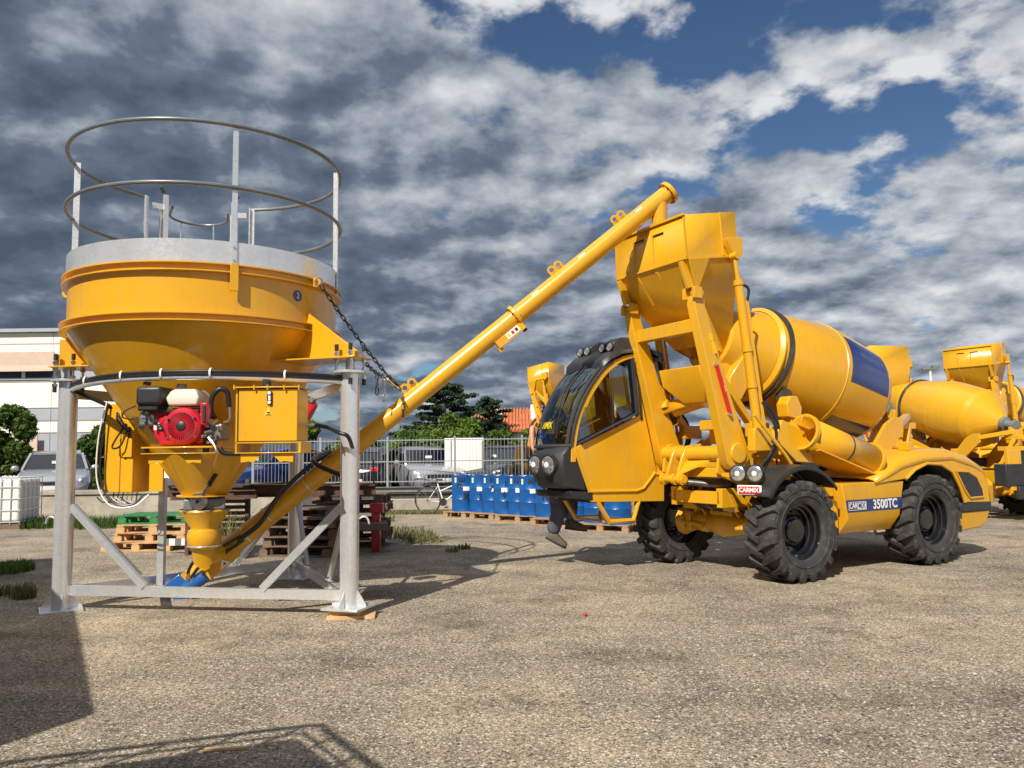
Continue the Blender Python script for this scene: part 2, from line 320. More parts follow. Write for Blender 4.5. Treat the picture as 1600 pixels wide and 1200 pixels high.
# ================================================================== SETTING
def ground_mat():
    m = bpy.data.materials.new('gravel_yard'); m.use_nodes = True; t = m.node_tree; b = t.nodes['Principled BSDF']; b.inputs['Roughness'].default_value = .93; b.inputs['Specular IOR Level'].default_value = .2
    geo = t.nodes.new('ShaderNodeNewGeometry'); P = geo.outputs['Position']
    def noise(sc, det, ro=.55):
        n = t.nodes.new('ShaderNodeTexNoise'); n.inputs['Scale'].default_value = sc; n.inputs['Detail'].default_value = det; n.inputs['Roughness'].default_value = ro; t.links.new(P, n.inputs['Vector']); return n.outputs['Fac']
    def ramp(f, st):
        r = t.nodes.new('ShaderNodeValToRGB'); e = r.color_ramp.elements
        while len(e) < len(st): e.new(.5)
        for el, (p, c) in zip(e, st): el.position = p; el.color = (*c, 1)
        t.links.new(f, r.inputs[0]); return r.outputs[0]
    def mixc(f, a, c, mode='MIX'):
        x = t.nodes.new('ShaderNodeMix'); x.data_type = 'RGBA'; x.blend_type = mode
        for v, i in ((f, 0), (a, 6), (c, 7)):
            if hasattr(v, 'links'): t.links.new(v, x.inputs[i])
            elif i == 0: x.inputs[0].default_value = v
            else: x.inputs[i].default_value = (*v, 1)
        return x.outputs[2]
    big = ramp(noise(.35, 5), [(.3, (.185, .174, .16)), (.5, (.29, .268, .234)), (.72, (.41, .365, .295))])
    mid = ramp(noise(2.6, 6), [(.3, (.74, .74, .74)), (.7, (1.15, 1.13, 1.08))])
    col = mixc(1.0, big, mid, 'MULTIPLY')
    # aggregate: crushed stones of two sizes showing in the worn asphalt
    for sc, amt in ((70, .62), (160, .55)):
        v = t.nodes.new('ShaderNodeTexVoronoi'); v.inputs['Scale'].default_value = sc; t.links.new(P, v.inputs['Vector'])
        s = t.nodes.new('ShaderNodeSeparateColor'); t.links.new(v.outputs['Color'], s.inputs[0])
        st = ramp(s.outputs[0], [(.0, (.14, .12, .10)), (.18, (.33, .30, .27)), (.55, (.60, .57, .52)), (.9, (.78, .76, .72)), (1.0, (1.0, .98, .92))])
        edge = ramp(v.outputs['Distance'], [(.3, (1, 1, 1)), (.85, (.45, .42, .38))])
        st = mixc(1.0, st, edge, 'MULTIPLY')
        st2 = mixc(1.0, col, mixc(1.0, st, (2.5, 2.45, 2.35), 'MULTIPLY'), 'MULTIPLY')
        col = mixc(amt, col, st2)
    # scattered dark chips and white stones, crisp
    for sc, th, cc in ((38, .93, (.05, .045, .04)), (85, .90, (.09, .08, .07)), (48, .90, (.66, .63, .58)), (110, .84, (.56, .53, .47))):
        v = t.nodes.new('ShaderNodeTexVoronoi'); v.inputs['Scale'].default_value = sc; t.links.new(P, v.inputs['Vector'])
        s = t.nodes.new('ShaderNodeSeparateColor'); t.links.new(v.outputs['Color'], s.inputs[0])
        sel = t.nodes.new('ShaderNodeMath'); sel.operation = 'GREATER_THAN'; sel.inputs[1].default_value = th; t.links.new(s.outputs[2], sel.inputs[0])
        inn = t.nodes.new('ShaderNodeMath'); inn.operation = 'LESS_THAN'; inn.inputs[1].default_value = .42; t.links.new(v.outputs['Distance'], inn.inputs[0])
        f = t.nodes.new('ShaderNodeMath'); f.operation = 'MULTIPLY'; t.links.new(sel.outputs[0], f.inputs[0]); t.links.new(inn.outputs[0], f.inputs[1])
        f2 = t.nodes.new('ShaderNodeMath'); f2.operation = 'MULTIPLY'; f2.inputs[1].default_value = .8; t.links.new(f.outputs[0], f2.inputs[0])
        col = mixc(f2.outputs[0], col, cc)
    # oil and tyre stains
    stn = ramp(noise(.9, 6, .62), [(.52, (1, 1, 1)), (.72, (.48, .46, .45))])
    col = mixc(1.0, col, stn, 'MULTIPLY')
    mp2 = t.nodes.new('ShaderNodeMapping'); mp2.inputs['Location'].default_value = (4.3, 1.1, 0); t.links.new(P, mp2.inputs[0])
    ns = t.nodes.new('ShaderNodeTexNoise'); ns.inputs['Scale'].default_value = 3.1; ns.inputs['Detail'].default_value = 3; t.links.new(mp2.outputs[0], ns.inputs['Vector'])
    col = mixc(1.0, col, ramp(ns.outputs['Fac'], [(.70, (1, 1, 1)), (.75, (.34, .31, .29))]), 'MULTIPLY')
    mp = t.nodes.new('ShaderNodeMapping'); mp.inputs['Rotation'].default_value = (0, 0, .5); mp.inputs['Scale'].default_value = (.12, 1.5, 1); t.links.new(P, mp.inputs[0])
    ntk = t.nodes.new('ShaderNodeTexNoise'); ntk.inputs['Scale'].default_value = 1.1; ntk.inputs['Detail'].default_value = 5; t.links.new(mp.outputs[0], ntk.inputs['Vector'])
    col = mixc(1.0, col, ramp(ntk.outputs['Fac'], [(.36, (.88, .875, .87)), (.56, (1.05, 1.045, 1.03))]), 'MULTIPLY')
    t.links.new(col, b.inputs['Base Color'])
    bp = t.nodes.new('ShaderNodeBump'); bp.inputs['Strength'].default_value = .75; bp.inputs['Distance'].default_value = .012
    h = t.nodes.new('ShaderNodeMath'); h.operation = 'ADD'; t.links.new(noise(70, 6, .7), h.inputs[0]); t.links.new(noise(9, 5), h.inputs[1])
    t.links.new(h.outputs[0], bp.inputs['Height']); t.links.new(bp.outputs[0], b.inputs['Normal'])
    return m
GROUND = ground_mat()
g = MB(); g.add([(-900, -300, 0), (900, -300, 0), (900, 2500, 0), (-900, 2500, 0)], [(0, 1, 2, 3)])
struct(g.build('ground', GROUND, smooth=0))
ASPH = mat('asphalt_lot', (.085, .083, .08), .9, var=.2, vscale=2, bump=.4, bscale=60)
g = MB(); g.bx(-60, 3.2, 22.6, 75, -.1, .30)
struct(g.build('parking_lot', ASPH, smooth=0))
# loose stones lying on the yard (uncountable)
def pebbles():
    vs, fs = [], []; rng = np.random.RandomState(3)
    for i in range(9000):
        y = 2.6 + 12 * rng.rand() ** 1.7; x = (rng.rand() * 2 - 1) * (.72 * y + .4); s = rng.choice([.003, .005, .008, .013], p=[.3, .42, .23, .05]) * (.7 + .6 * rng.rand())
        o = len(vs); a = rng.rand() * 6.28; ca, sa = math.cos(a), math.sin(a); e = 1 + rng.rand() * .8
        for (px, py, pz) in ((e, 0, .15), (0, 1, .1), (-e, .1, .2), (0, -1, .12), (.1, .1, .95)):
            vs.append((x + s * (px * ca - py * sa), y + s * (px * sa + py * ca), s * pz * .9))
        fs += [(o, o + 1, o + 4), (o + 1, o + 2, o + 4), (o + 2, o + 3, o + 4), (o + 3, o, o + 4)]
    me = bpy.data.meshes.new('loose_gravel'); me.from_pydata(vs, [], fs); me.materials.append(mat('gravel_stone', (.34, .30, .245), .9, var=.6, vscale=30))
    o = obj('loose_gravel', me); o['kind'] = 'stuff'; o['label'] = 'loose crushed stones scattered over the yard'; o['category'] = 'gravel'
pebbles()

# ---- low walls
t = thing('retaining_wall', 'rough concrete retaining wall in front of the parked silver hatchback', 'wall', (-11, 20.2, 0))
mb = MB(); prof = [(-24, 20.05), (-5.6, 20.75)]
mb.prism([(-24, 20.0, 0), (-5.6, 20.7, 0), (-5.6, 21.1, 0), (-24, 20.4, 0)], (0, 0, .62)); mb.build('wall_body', CONC, t, True, .02)
mb = MB(); mb.prism([(-24, 19.95, .62), (-5.6, 20.65, .62), (-5.6, 21.15, .62), (-24, 20.45, .62)], (0, 0, .11)); mb.build('coping', CONC, t, True, .02)
t = thing('kerb_wall', 'low crumbling concrete kerb wall behind the white bicycle', 'wall', (-2.5, 22, 0))
mb = MB(); mb.bx(-5.4, 3.2, 21.95, 22.55, 0, .33); mb.build('wall_body', CONC, t, True, .03)

# ---- fence
t = thing('metal_fence', 'pale grey vertical bar metal fence above the kerb wall', 'fence', (-2, 22.3, .33))
bar_me = MB().bx(-.0045, .0045, -.008, .008, 0, 1.26).mesh('bar', FENCEM, 0)
post_me = MB().bx(-.03, .03, -.03, .03, 0, 1.72).mesh('post', FENCEM, 0)
rail_me = MB().bx(0, 9.5, -.018, .018, -.014, .014).mesh('rail', FENCEM, 0)
for i in range(96): obj('bar', bar_me, t, loc=(-5.3 + i * .0995 , 0, .42))
for i in range(6): obj('post', post_me, t, loc=(-5.34 + i * 1.9, .03, 0))
for z in (.46, 1.02, 1.62): obj('rail', rail_me, t, loc=(-5.34, .016, z))

# ---- far buildings
def wall_box(mb, x0, x1, y, z0, z1, th=.12): mb.bx(x0, x1, y, y + th, z0, z1)
bt = thing('office_building', 'cream panelled office block with peach awnings behind the silo', 'building', (-33, 46, 0))
mb = MB(); mb.bx(-52, -17.0, 46.1, 60, 0, 8.9); mb.build('wall', PANELW, bt, True)
rows = [(0, 1.9, PANELW), (1.95, 3.0, PANELG), (3.05, 3.7, PANELW), (3.75, 4.45, PANELG), (4.5, 6.0, PANELW), (7.62, 8.25, PANELW), (8.3, 8.95, PANELW)]
px_edges = [-52 + 5.0 * i for i in range(8)]
for z0, z1, m in rows:
    for i in range(7):
        mb = MB(); mb.bx(px_edges[i] + .015, px_edges[i + 1] - .015, 46.0, 46.12, z0, z1 - .03); mb.build('panel', m, bt, True)
for i in range(7):
    mb = MB(); mb.bx(px_edges[i] + .015, px_edges[i + 1] - .015, 46.02, 46.12, 6.05, 7.6); mb.build('panel', PANELG, bt, True)
for (xa, xb) in ((-34.2, -26.8), (-44, -36.5)):
    f = MB().bx(xa, xb, 45.94, 46.02, 6.15, 7.5).build('window', WHITE, bt, True)
    for k in range(4):
        w = (xb - xa) / 4; MB().bx(xa + k * w + .12, xa + (k + 1) * w - .12, 45.91, 45.945, 6.25, 7.4).build('pane', DGLASS, f, True)
    MB().prism([(xa - .1, 45.5, 6.6), (xa - .1, 45.9, 7.72), (xa - .1, 45.5, 6.68)], (xb - xa + .2, 0, 0)).build('awning', AWN, bt, True)
    MB().bx(xa - .1, xb + .1, 45.6, 45.66, 6.65, 7.75).build('awning', AWN, bt, True)
MB().bx(-36.0, -27.5, 45.6, 45.68, 1.0, 2.9).build('awning', AWN, bt, True)
MB().bx(-52.2, -16.8, 45.7, 60.2, 8.95, 9.15).build('parapet', PANELG, bt, True)

ht = thing('tiled_house', 'low white house with orange tiled roof beyond the cars', 'house', (1, 58, 0))
HX0, HX1, HY = -3.2, 8.5, 58.0
MB().bx(HX0 + .4, HX1, HY, HY + 8, 0, 3.1).build('wall', WHITE, ht, True)
rf = MB().prism([(HX0 - .2, HY - .7, 3.02), (HX1 + 3, HY - .7, 3.02), (HX1 + 3, HY + 4.2, 4.9), (HX0 + .8, HY + 4.2, 4.75)], (0, 0, .12)).build('roof', TILE, ht, True)
for i in range(48):
    x = HX0 - .15 + i * .25
    MB().beam((x, HY - .75, 3.16), (x + .4 * (1 if i < 4 else 0), HY + 4.1, 4.98), .11, .09).build('tile', TILE, rf, True)
for (x, z) in ((-1.0, 4.9), (1.6, 5.2)):
    c = MB().bx(x - .22, x + .22, HY + 1.4, HY + 1.9, 3.6, z).build('chimney', WHITE, rf, True)
    MB().bx(x - .3, x + .3, HY + 1.3, HY + 2.0, z, z + .1).build('cap', GREY, rf, True)
for x in (1.0, 3.6):
    w = MB().bx(x, x + 1.0, HY - .05, HY + .02, 1.2, 2.4).build('window', GREY, ht, True); MB().bx(x + .1, x + .9, HY - .07, HY - .045, 1.3, 2.3).build('pane', DGLASS, w, True)

# ---- vegetation
def leaves(name, centres, m, parent, n, size, squash=.6, jitter=.0, seed=1, up=.3):
    """many small leaf faces round clump centres [(x,y,z,r)]"""
    rng = np.random.RandomState(seed); C = np.array(centres, float); w = C[:, 3] ** 2; w /= w.sum()
    idx = rng.choice(len(C), n, p=w); c = C[idx]
    d = rng.normal(size=(n, 3)); d /= np.linalg.norm(d, axis=1)[:, None]; rad = c[:, 3] * (rng.rand(n) ** .35)
    p = c[:, :3] + d * rad[:, None] * np.array([1, 1, squash])
    nrm = d * .6 + rng.normal(size=(n, 3)) * .6 + np.array([0, 0, up]); nrm /= np.linalg.norm(nrm, axis=1)[:, None]
    a = np.cross(nrm, rng.normal(size=(n, 3))); a /= np.linalg.norm(a, axis=1)[:, None]; b = np.cross(nrm, a)
    s = size * (.6 + .8 * rng.rand(n))[:, None]
    v = np.stack([p - a * s, p + b * s * .45, p + a * s, p - b * s * .45], 1).reshape(-1, 3)
    me = bpy.data.meshes.new(name); me.vertices.add(4 * n); me.vertices.foreach_set('co', v.ravel())
    me.loops.add(4 * n); me.polygons.add(n); me.loops.foreach_set('vertex_index', np.arange(4 * n)); me.polygons.foreach_set('loop_start', np.arange(0, 4 * n, 4)); me.polygons.foreach_set('loop_total', np.full(n, 4))
    me.update(calc_edges=True); me.materials.append(m)
    at = me.attributes.new('tint', 'FLOAT', 'FACE'); cl = rng.rand(len(C)); at.data.foreach_set('value', np.clip(.55 * cl[idx] + .45 * rng.rand(n), 0, 1))
    if parent is not None: me.transform(WM[parent].inverted())
    return obj(name, me, parent)
def round_tree(name, label, x, y, h, rw, m, seed, n=9000, size=.11, trunk=.12, base=0.0, squash=.9, low=.35, group=None, cat='tree'):
    rng = random.Random(seed); t = thing(name, label, cat, (x, y, base), group=group)
    mb = MB(); mb.tube([(x, y, base - .05), (x + .05, y, base + h * .3), (x - .05, y, base + h * .6)], [trunk, trunk * .75, trunk * .4], 8)
    cs = []
    for i in range(26):
        a = rng.random() * 6.28; u = rng.random() ** .5; zz = base + h * (low + (1 - low) * rng.random() * .9); k = 1 - abs((zz - base) / h - (low + 1) / 2) * 1.1
        cx, cy = x + math.cos(a) * u * rw * k, y + math.sin(a) * u * rw * k
        cs.append((cx, cy, zz, rw * (.26 + .2 * rng.random())))
        if i % 3 == 0: mb.tube([(x, y, base + h * .35), ((x + cx) / 2, (y + cy) / 2, (base + h * .35 + zz) / 2 + .05), (cx, cy, zz)], [trunk * .4, trunk * .25, trunk * .1], 6)
    mb.build('trunk', BARK, t, True); leaves('crown', cs, m, t, n, size, squash, seed=seed); return t
def cedar(name, label, x, y, h, rw, seed, base=0.0, n=14000):
    rng = random.Random(seed); t = thing(name, label, 'tree', (x, y, base)); mb = MB()
    mb.tube([(x, y, base - .1), (x + .1, y, base + h * .5), (x, y, base + h * .97)], [.3, .18, .04], 8); cs = []
    for i in range(34):
        f = .18 + .8 * i / 34; a = i * 2.4 + rng.random(); L = rw * (1.1 - f) ** .6 * (.55 + .6 * rng.random()); z = base + h * f
        tip = Vector((x + math.cos(a) * L, y + math.sin(a) * L, z + .12 * L))
        mb.tube([(x, y, z - .25), ((x + tip.x) / 2, (y + tip.y) / 2, z + .02), tip], [.07, .045, .015], 5)
        for k in range(6):
            q = .3 + .75 * k / 5; cs.append((x + (tip.x - x) * q + rng.uniform(-.15, .15), y + (tip.y - y) * q + rng.uniform(-.15, .15), z + .1 * L * q + rng.uniform(-.05, .1), .16 + .24 * (1 - abs(q - .6)) * rng.uniform(.7, 1.3) * rw / 3))
    mb.build('trunk', BARK, t, True); leaves('crown', cs, NEED, t, n, .12, .38, seed=seed, up=.8); return t
round_tree('young_tree', 'round leafy tree at the left edge before the office block', -19.2, 29.5, 3.5, 1.1, LEAF, 11, 9000, .10, base=.0, low=.35)
round_tree('weeping_tree', 'drooping green tree standing behind the left silo leg', -15.7, 30.5, 3.35, 1.15, LEAF, 12, 12000, .10, base=.0, low=.12)
cedar('cedar_tree', 'tall dark cedar tree beyond the parked cars', -4.6, 52, 6.4, 4.0, 21, n=17000)
cedar('cedar_tree', 'smaller flat topped cedar right of the tall cedar', -1.7, 57, 5.5, 3.2, 22, n=9000)
hb = [('leafy_bush', 'bright green bush left of the tiled roof', -2.9, 44, 3.6, 1.5, LEAFB, 31), ('leafy_bush', 'dark hedge bush under the tall cedar', -5.2, 46, 3.0, 1.7, LEAF, 32),
      ('leafy_bush', 'hedge bush above the dark car behind the auger', -7.6, 45, 2.9, 1.7, LEAFB, 33), ('leafy_bush', 'far bush seen between the hydraulic tank and right silo leg', -11.4, 44, 3.5, 1.0, LEAFB, 34),
      ('leafy_bush', 'bush directly behind the white electrical cabinet', -3.3, 40, 2.9, 1.5, LEAFB, 35), ('leafy_bush', 'low bush in front of the white house wall', -.6, 42, 2.6, 1.3, LEAF, 36),
      ('leafy_bush', 'bush beside the cab of the big mixer', 1.2, 40, 2.9, 1.3, LEAFB, 37), ('leafy_bush', 'pale bush left of the hydraulic tank hose', -9.8, 45, 2.6, 1.2, LEAFB, 38)]
for nme, lab, x, y, h, rw, m, sd in hb: round_tree(nme, lab, x, y, h, rw, m, sd, 6000, .13, low=.1, cat='bush', group='bushes behind the car park')
def weeds(name, label, pts, h, n, seed, m=DRYG):
    """a tuft of upright blades"""
    rng = np.random.RandomState(seed); vs, fs, ti = [], [], []
    for i in range(n):
        cx, cy, r = pts[rng.randint(len(pts))]; a = rng.rand() * 6.28; q = r * rng.rand() ** .6; x, y = cx + q * math.cos(a), cy + q * math.sin(a)
        hh = h * (.35 + .65 * rng.rand()); b = rng.rand() * 6.28; l = hh * (.15 + .5 * rng.rand()); w = .004 + .006 * rng.rand(); o = len(vs)
        dx, dy = math.cos(b), math.sin(b)
        vs += [(x - dy * w, y + dx * w, 0), (x + dy * w, y - dx * w, 0), (x + dx * l * .35 + dy * w * .8, y + dy * l * .35 - dx * w * .8, hh * .6), (x + dx * l * .35 - dy * w * .8, y + dy * l * .35 + dx * w * .8, hh * .6), (x + dx * l, y + dy * l, hh)]
        fs += [(o, o + 1, o + 2, o + 3), (o + 3, o + 2, o + 4)]; v_ = rng.rand(); ti += [v_, v_]
    me = bpy.data.meshes.new(name); me.from_pydata(vs, [], fs); me.materials.append(m); at = me.attributes.new('tint', 'FLOAT', 'FACE'); at.data.foreach_set('value', ti)
    o = obj(name, me); o['kind'] = 'stuff'; o['label'] = label; o['category'] = 'weeds'
def gp(px, py, r): p = gnd(px, py); return (p.x, p.y, r)
weeds('weed_patch', 'green weeds by the yard edge left of the silo leg', [gp(15, 888, .28), gp(30, 892, .2), gp(5, 895, .3)], .14, 1500, 1, LEAFB)
weeds('weed_patch', 'small dry weeds near the left silo foot', [gp(18, 930, .25), gp(38, 935, .12)], .16, 400, 2)
weeds('weed_patch', 'tall weeds growing along the concrete retaining wall', [gp(x, 826 - (x % 30) * .2, .5) for x in range(45, 200, 22)], .30, 2600, 3, LEAF)
weeds('weed_patch', 'grass tuft on the concrete between pallet pile and bicycle', [gp(612, 832, .35), gp(640, 840, .5), gp(662, 847, .4), gp(625, 836, .7)], .16, 800, 4, DRYG)
weeds('weed_patch', 'thin tall weeds beside the old pallet pile', [gp(600, 815, .3), gp(590, 800, .4)], .34, 150, 5)
weeds('weed_patch', 'tiny weed tuft in the open yard near the silo shadow', [gp(708, 862, .14), gp(724, 858, .12)], .12, 130, 9)
weeds('weed_patch', 'weeds at the foot of the wall beneath the bicycle', [gp(x, 803, .25) for x in range(600, 700, 18)], .14, 900, 6)
weeds('weed_patch', 'pale weed shoots in front of the rusty rack', [(-4.35, 12.3, .2), (-4.6, 12.5, .2)], .85, 260, 7)
# ================================================================== SILO
VX, VY = -3.38, 8.70
LEGS = [Vector((-4.76, 8.42, 0)), Vector((-1.63, 7.90, .085)), Vector((-2.84, 10.35, 0))]
silo = thing('cement_silo', 'yellow hopper silo on galvanised legs with round guardrail', 'silo', (VX, VY, 0))
def vp(a, r, z): return Vector((VX + r * math.cos(a), VY + r * math.sin(a), z))
def leg_top(i, z): return Vector((LEGS[i].x, LEGS[i].y, z))
LR = .094
for i, L in enumerate(LEGS):
    z0 = L.z
    leg = MB(); leg.cyl((L.x, L.y, z0 + .02), (L.x, L.y, 2.40), LR, n=28); lo = leg.build('leg', GALV, silo, True)
    d = Vector((VX - L.x, VY - L.y, 0)).normalized(); M = Matrix.Rotation(math.atan2(d.y, d.x) + (.35 if i == 0 else .1), 3, 'Z')
    MB().box((L.x, L.y, z0 + .011), (.40, .40, .022), M).build('base_plate', GALV, lo, True, .003)
    for k in range(4):
        e = M @ Vector((math.cos(k * math.pi / 2), math.sin(k * math.pi / 2), 0)); n = Vector((-e.y, e.x, 0)); c = Vector((L.x, L.y, z0 + .022))
        MB().prism([c + e * (LR - .01) - n * .006, c + e * .19 - n * .006, c + e * .19 + V(0, 0, .02) - n * .006, c + e * (LR - .01) + V(0, 0, .17) - n * .006], n * .012).build('gusset', GALV, lo, True)
    MB().cyl((L.x, L.y, 2.40), (L.x, L.y, 2.425), .17, n=24).build('top_plate', GALV, lo, True, .003)
    for k in range(4):
        a = math.pi / 4 + k * math.pi / 2 + i; bx_, by_ = L.x + .135 * math.cos(a), L.y + .135 * math.sin(a)
        b = MB().cyl((bx_, by_, 2.33), (bx_, by_, 2.66), .013, n=8)
        for zz in (2.36, 2.445, 2.53, 2.60): b.cyl((bx_, by_, zz - .014), (bx_, by_, zz + .014), .027, n=6)
        bo = b.build('load_bolt', STEEL, lo, True)
        MB().cyl((bx_, by_, 2.63), (bx_, by_, 2.695), .021, n=10).build('bolt_cap', BLK, lo, True); MB().cyl((bx_, by_, 2.285), (bx_, by_, 2.345), .021, n=10).build('bolt_cap', BLK, lo, True)
def channel(p0, p1, h, w, up=(0, 0, 1), th=.008):
    p0 = Vector(p0); p1 = Vector(p1); d = (p1 - p0).normalized(); u = Vector(up); s = d.cross(u).normalized(); u = s.cross(d)
    m = MB(); m.beam(p0, p1, th, h, u)
    for k in (1, -1): m.beam(p0 + u * (h / 2 - th / 2) * k - s * (w / 2), p1 + u * (h / 2 - th / 2) * k - s * (w / 2), w, th, u)
    return m
for a, b in ((0, 1), (1, 2), (2, 0)):
    A_, B_ = LEGS[a].copy(), LEGS[b].copy(); A_.z = B_.z = .205; d = (B_ - A_).normalized()
    channel(A_ + d * LR * .8, B_ - d * LR * .8, .10, .05).build('base_bar', GALV, silo, True)
    s = d.cross(V(0, 0, 1))
    for q0, q1, f in ((A_, B_, .30), (B_, A_, .29)):
        e = (q1 - q0).normalized(); top = q0 + e * LR * .9 + V(0, 0, .87); bot = q0 + (q1 - q0) * f + V(0, 0, .05)
        m_ = channel(top + s * .012, bot + s * .012, .075, .035, up=s.cross((bot - top).normalized())); m_.build('brace', GALV, silo, True)
for i in (0, 1):
    MB().tube(bez(leg_top(i, .95) + V(LR * (-1 if i == 0 else 1), 0, 0), leg_top(i, .99) + V((LR + .05) * (-1 if i == 0 else 1), 0, 0), leg_top(i, .98) + V((LR + .09) * (-1 if i == 0 else 1), 0, 0), leg_top(i, .90) + V((LR + .10) * (-1 if i == 0 else 1), 0, 0), 8), .010, 8).build('hook', GALV, silo, True)

# vessel
Mz = Matrix.Translation(V(VX, VY, 0))
CZ0, CZ1, CR0, CR1 = 2.87, 1.17, 1.385, .235
def cone_r(z): return CR1 + (CR0 - CR1) * (z - CZ1) / (CZ0 - CZ1)
MB().lathe([(CR1, CZ1), (CR0, CZ0), (CR0, 3.44), (.9, 3.62), (.25, 3.66), (.02, 3.66)], Mz, 96).build('vessel', Y_, silo, True, smooth=25)
def iring(z0, z1, r0, r1, th=.012): return [(r0, z0), (r1, z0), (r1, z0 + th), (r0 + .012, z0 + th), (r0 + .012, z1 - th), (r1, z1 - th), (r1, z1), (r0, z1)]
MB().lathe(iring(3.345, 3.43, 1.385, 1.445), Mz, 96).build('top_flange', Y_, silo, True, smooth=30)
MB().lathe(iring(2.865, 2.945, 1.385, 1.455), Mz, 96).build('belt_flange', Y_, silo, True, smooth=30)
MB().lathe([(1.402, 3.43), (1.405, 3.655), (1.399, 3.655), (1.396, 3.43)], Mz, 96).build('collar', GALV, silo, True, smooth=30)
MB().lathe([(CR1 - .004, CZ1), (CR1 + .06, CZ1), (CR1 + .06, CZ1 - .014), (CR1 - .004, CZ1 - .014)], Mz, 40).build('outlet_flange', Y_, silo, True)
for i, L in enumerate(LEGS):
    d = Vector((L.x - VX, L.y - VY, 0)); rho = d.length; d.normalize(); n = Vector((-d.y, d.x, 0)); C = V(VX, VY, 0)
    rl = max(rho + .10, 1.47)
    for off in ((-.012,) if i else (-.012,)):
        P = [(cone_r(2.56) - .02, 2.56), (rl, 2.56), (rl, 2.62 if rho > 1.5 else 2.86), (1.40, 3.06 if rho > 1.5 else 2.864), (1.37, 2.863)]
        MB().prism([C + d * r_ + V(0, 0, z_) + n * off for r_, z_ in P], n * .024).build('gusset', Y_, silo, True, .002)
    MB().prism([C + d * (cone_r(2.55) - .03) - n * .28 + V(0, 0, 2.545), C + d * (rl + .05) - n * .16 + V(0, 0, 2.545), C + d * (rl + .05) + n * .16 + V(0, 0, 2.545), C + d * (cone_r(2.55) - .03) + n * .28 + V(0, 0, 2.545)], (0, 0, .015)).build('foot_flange', Y_, silo, True, .002)
    MB().cyl(leg_top(i, 2.425), leg_top(i, 2.545), .045, n=12).build('load_cell', STEEL, silo, True)
# conduit arc in front, struts behind
def qarc(p0, pm, p1, n=20):
    p0, pm, p1 = map(Vector, (p0, pm, p1)); c = pm * 2 - (p0 + p1) * .5
    return [p0 * (1 - t) ** 2 + c * 2 * t * (1 - t) + p1 * t * t for t in [i / n for i in range(n + 1)]]
fr = qarc(leg_top(0, 2.325) + V(.06, -.05, 0), (-3.25, 7.28, 2.335), leg_top(1, 2.325) + V(-.06, -.03, 0))
MB().tube([p - V(0, 0, .012) for p in fr], .026, 12).build('conduit', GALV, silo, True)
MB().tube([p + V(0, -.005, .040) for p in fr], .019, 8).build('hose', HOSE, silo, True)
MB().tube([p + V(0, -.03, .012) for p in fr], .011, 6).build('hose', HOSE, silo, True)
for k in (3, 7, 10, 13, 17):
    p = fr[k]; MB().lathe([(.028, -.008), (.041, -.008), (.041, .008), (.028, .008), (.028, -.008)], frame(p + V(0, -.008, .024), (0, 1, 0), (0, 0, 1)) @ Matrix.Scale(1.25, 4, V(0, 1, 0)), 12).build('cable_tie', WHITE, silo, True)
MB().beam(leg_top(1, 2.29) + V(-.05, .05, 0), leg_top(2, 2.29) + V(.05, -.05, 0), .06, .10).build('strut', GALV, silo, True)
bk = qarc(leg_top(0, 2.28) + V(.03, .08, 0), (-4.1, 9.75, 2.28), leg_top(2, 2.28) + V(-.08, 0, 0))
mb = MB()
for a, b in zip(bk[:-1], bk[1:]): mb.beam(a, b, .02, .11)
mb.build('strut', GALV, silo, True)
# eyes and shackle
for a in (math.radians(188), math.radians(-24)):
    e = vp(a, 1.44, 3.385); d = Vector((math.cos(a), math.sin(a), 0)); n = Vector((-d.y, d.x, 0))
    MB().lathe([(.022, -.008), (.05, -.008), (.05, .008), (.022, .008), (.022, -.008)], frame(e + d * .05, d, (0, 0, 1)), 16).build('lifting_eye', Y_, silo, True)
    MB().box(e + d * .015, (.05, .016, .09), Matrix((d, n, V(0, 0, 1))).transposed()).build('eye_plate', Y_, silo, True)
# guard rail
A0R, A1R = R(143), R(450)
def arc3(r, z, a0, a1, n=72): return [vp(a0 + (a1 - a0) * i / n, r, z) for i in range(n + 1)]
for z, sgn in ((4.81, 0), (4.19, 1)):
    MB().tube(arc3(1.43, z, A0R, A1R), .021, 10).build('rail', GPIPE, silo, True)
for a, w in ((R(-60), .05), (R(191), .058), (R(4), .052), (R(143), .05), (R(450), .05)):
    d = Vector((math.cos(a), math.sin(a), 0)); n = Vector((-d.y, d.x, 0)); M = Matrix((d, n, V(0, 0, 1))).transposed()
    o = MB().box(vp(a, 1.415, 4.09), (.012, w, 1.46), M)
    o.box(vp(a, 1.415 - w * .5, 4.09) + n * (w / 2), (w, .010, 1.46), M)
    po = o.build('post', GALV, silo, True)
    for zz in (3.47, 3.6, 4.18, 4.8): MB().cyl(vp(a, 1.42, zz), vp(a, 1.434, zz), .011, n=6).build('bolt', STEEL, po, True)
    if a in (R(-60),): MB().box(vp(a, 1.455, 3.30), (.03, .075, .27), M).build('post_bracket', Y_, silo, True, .003)
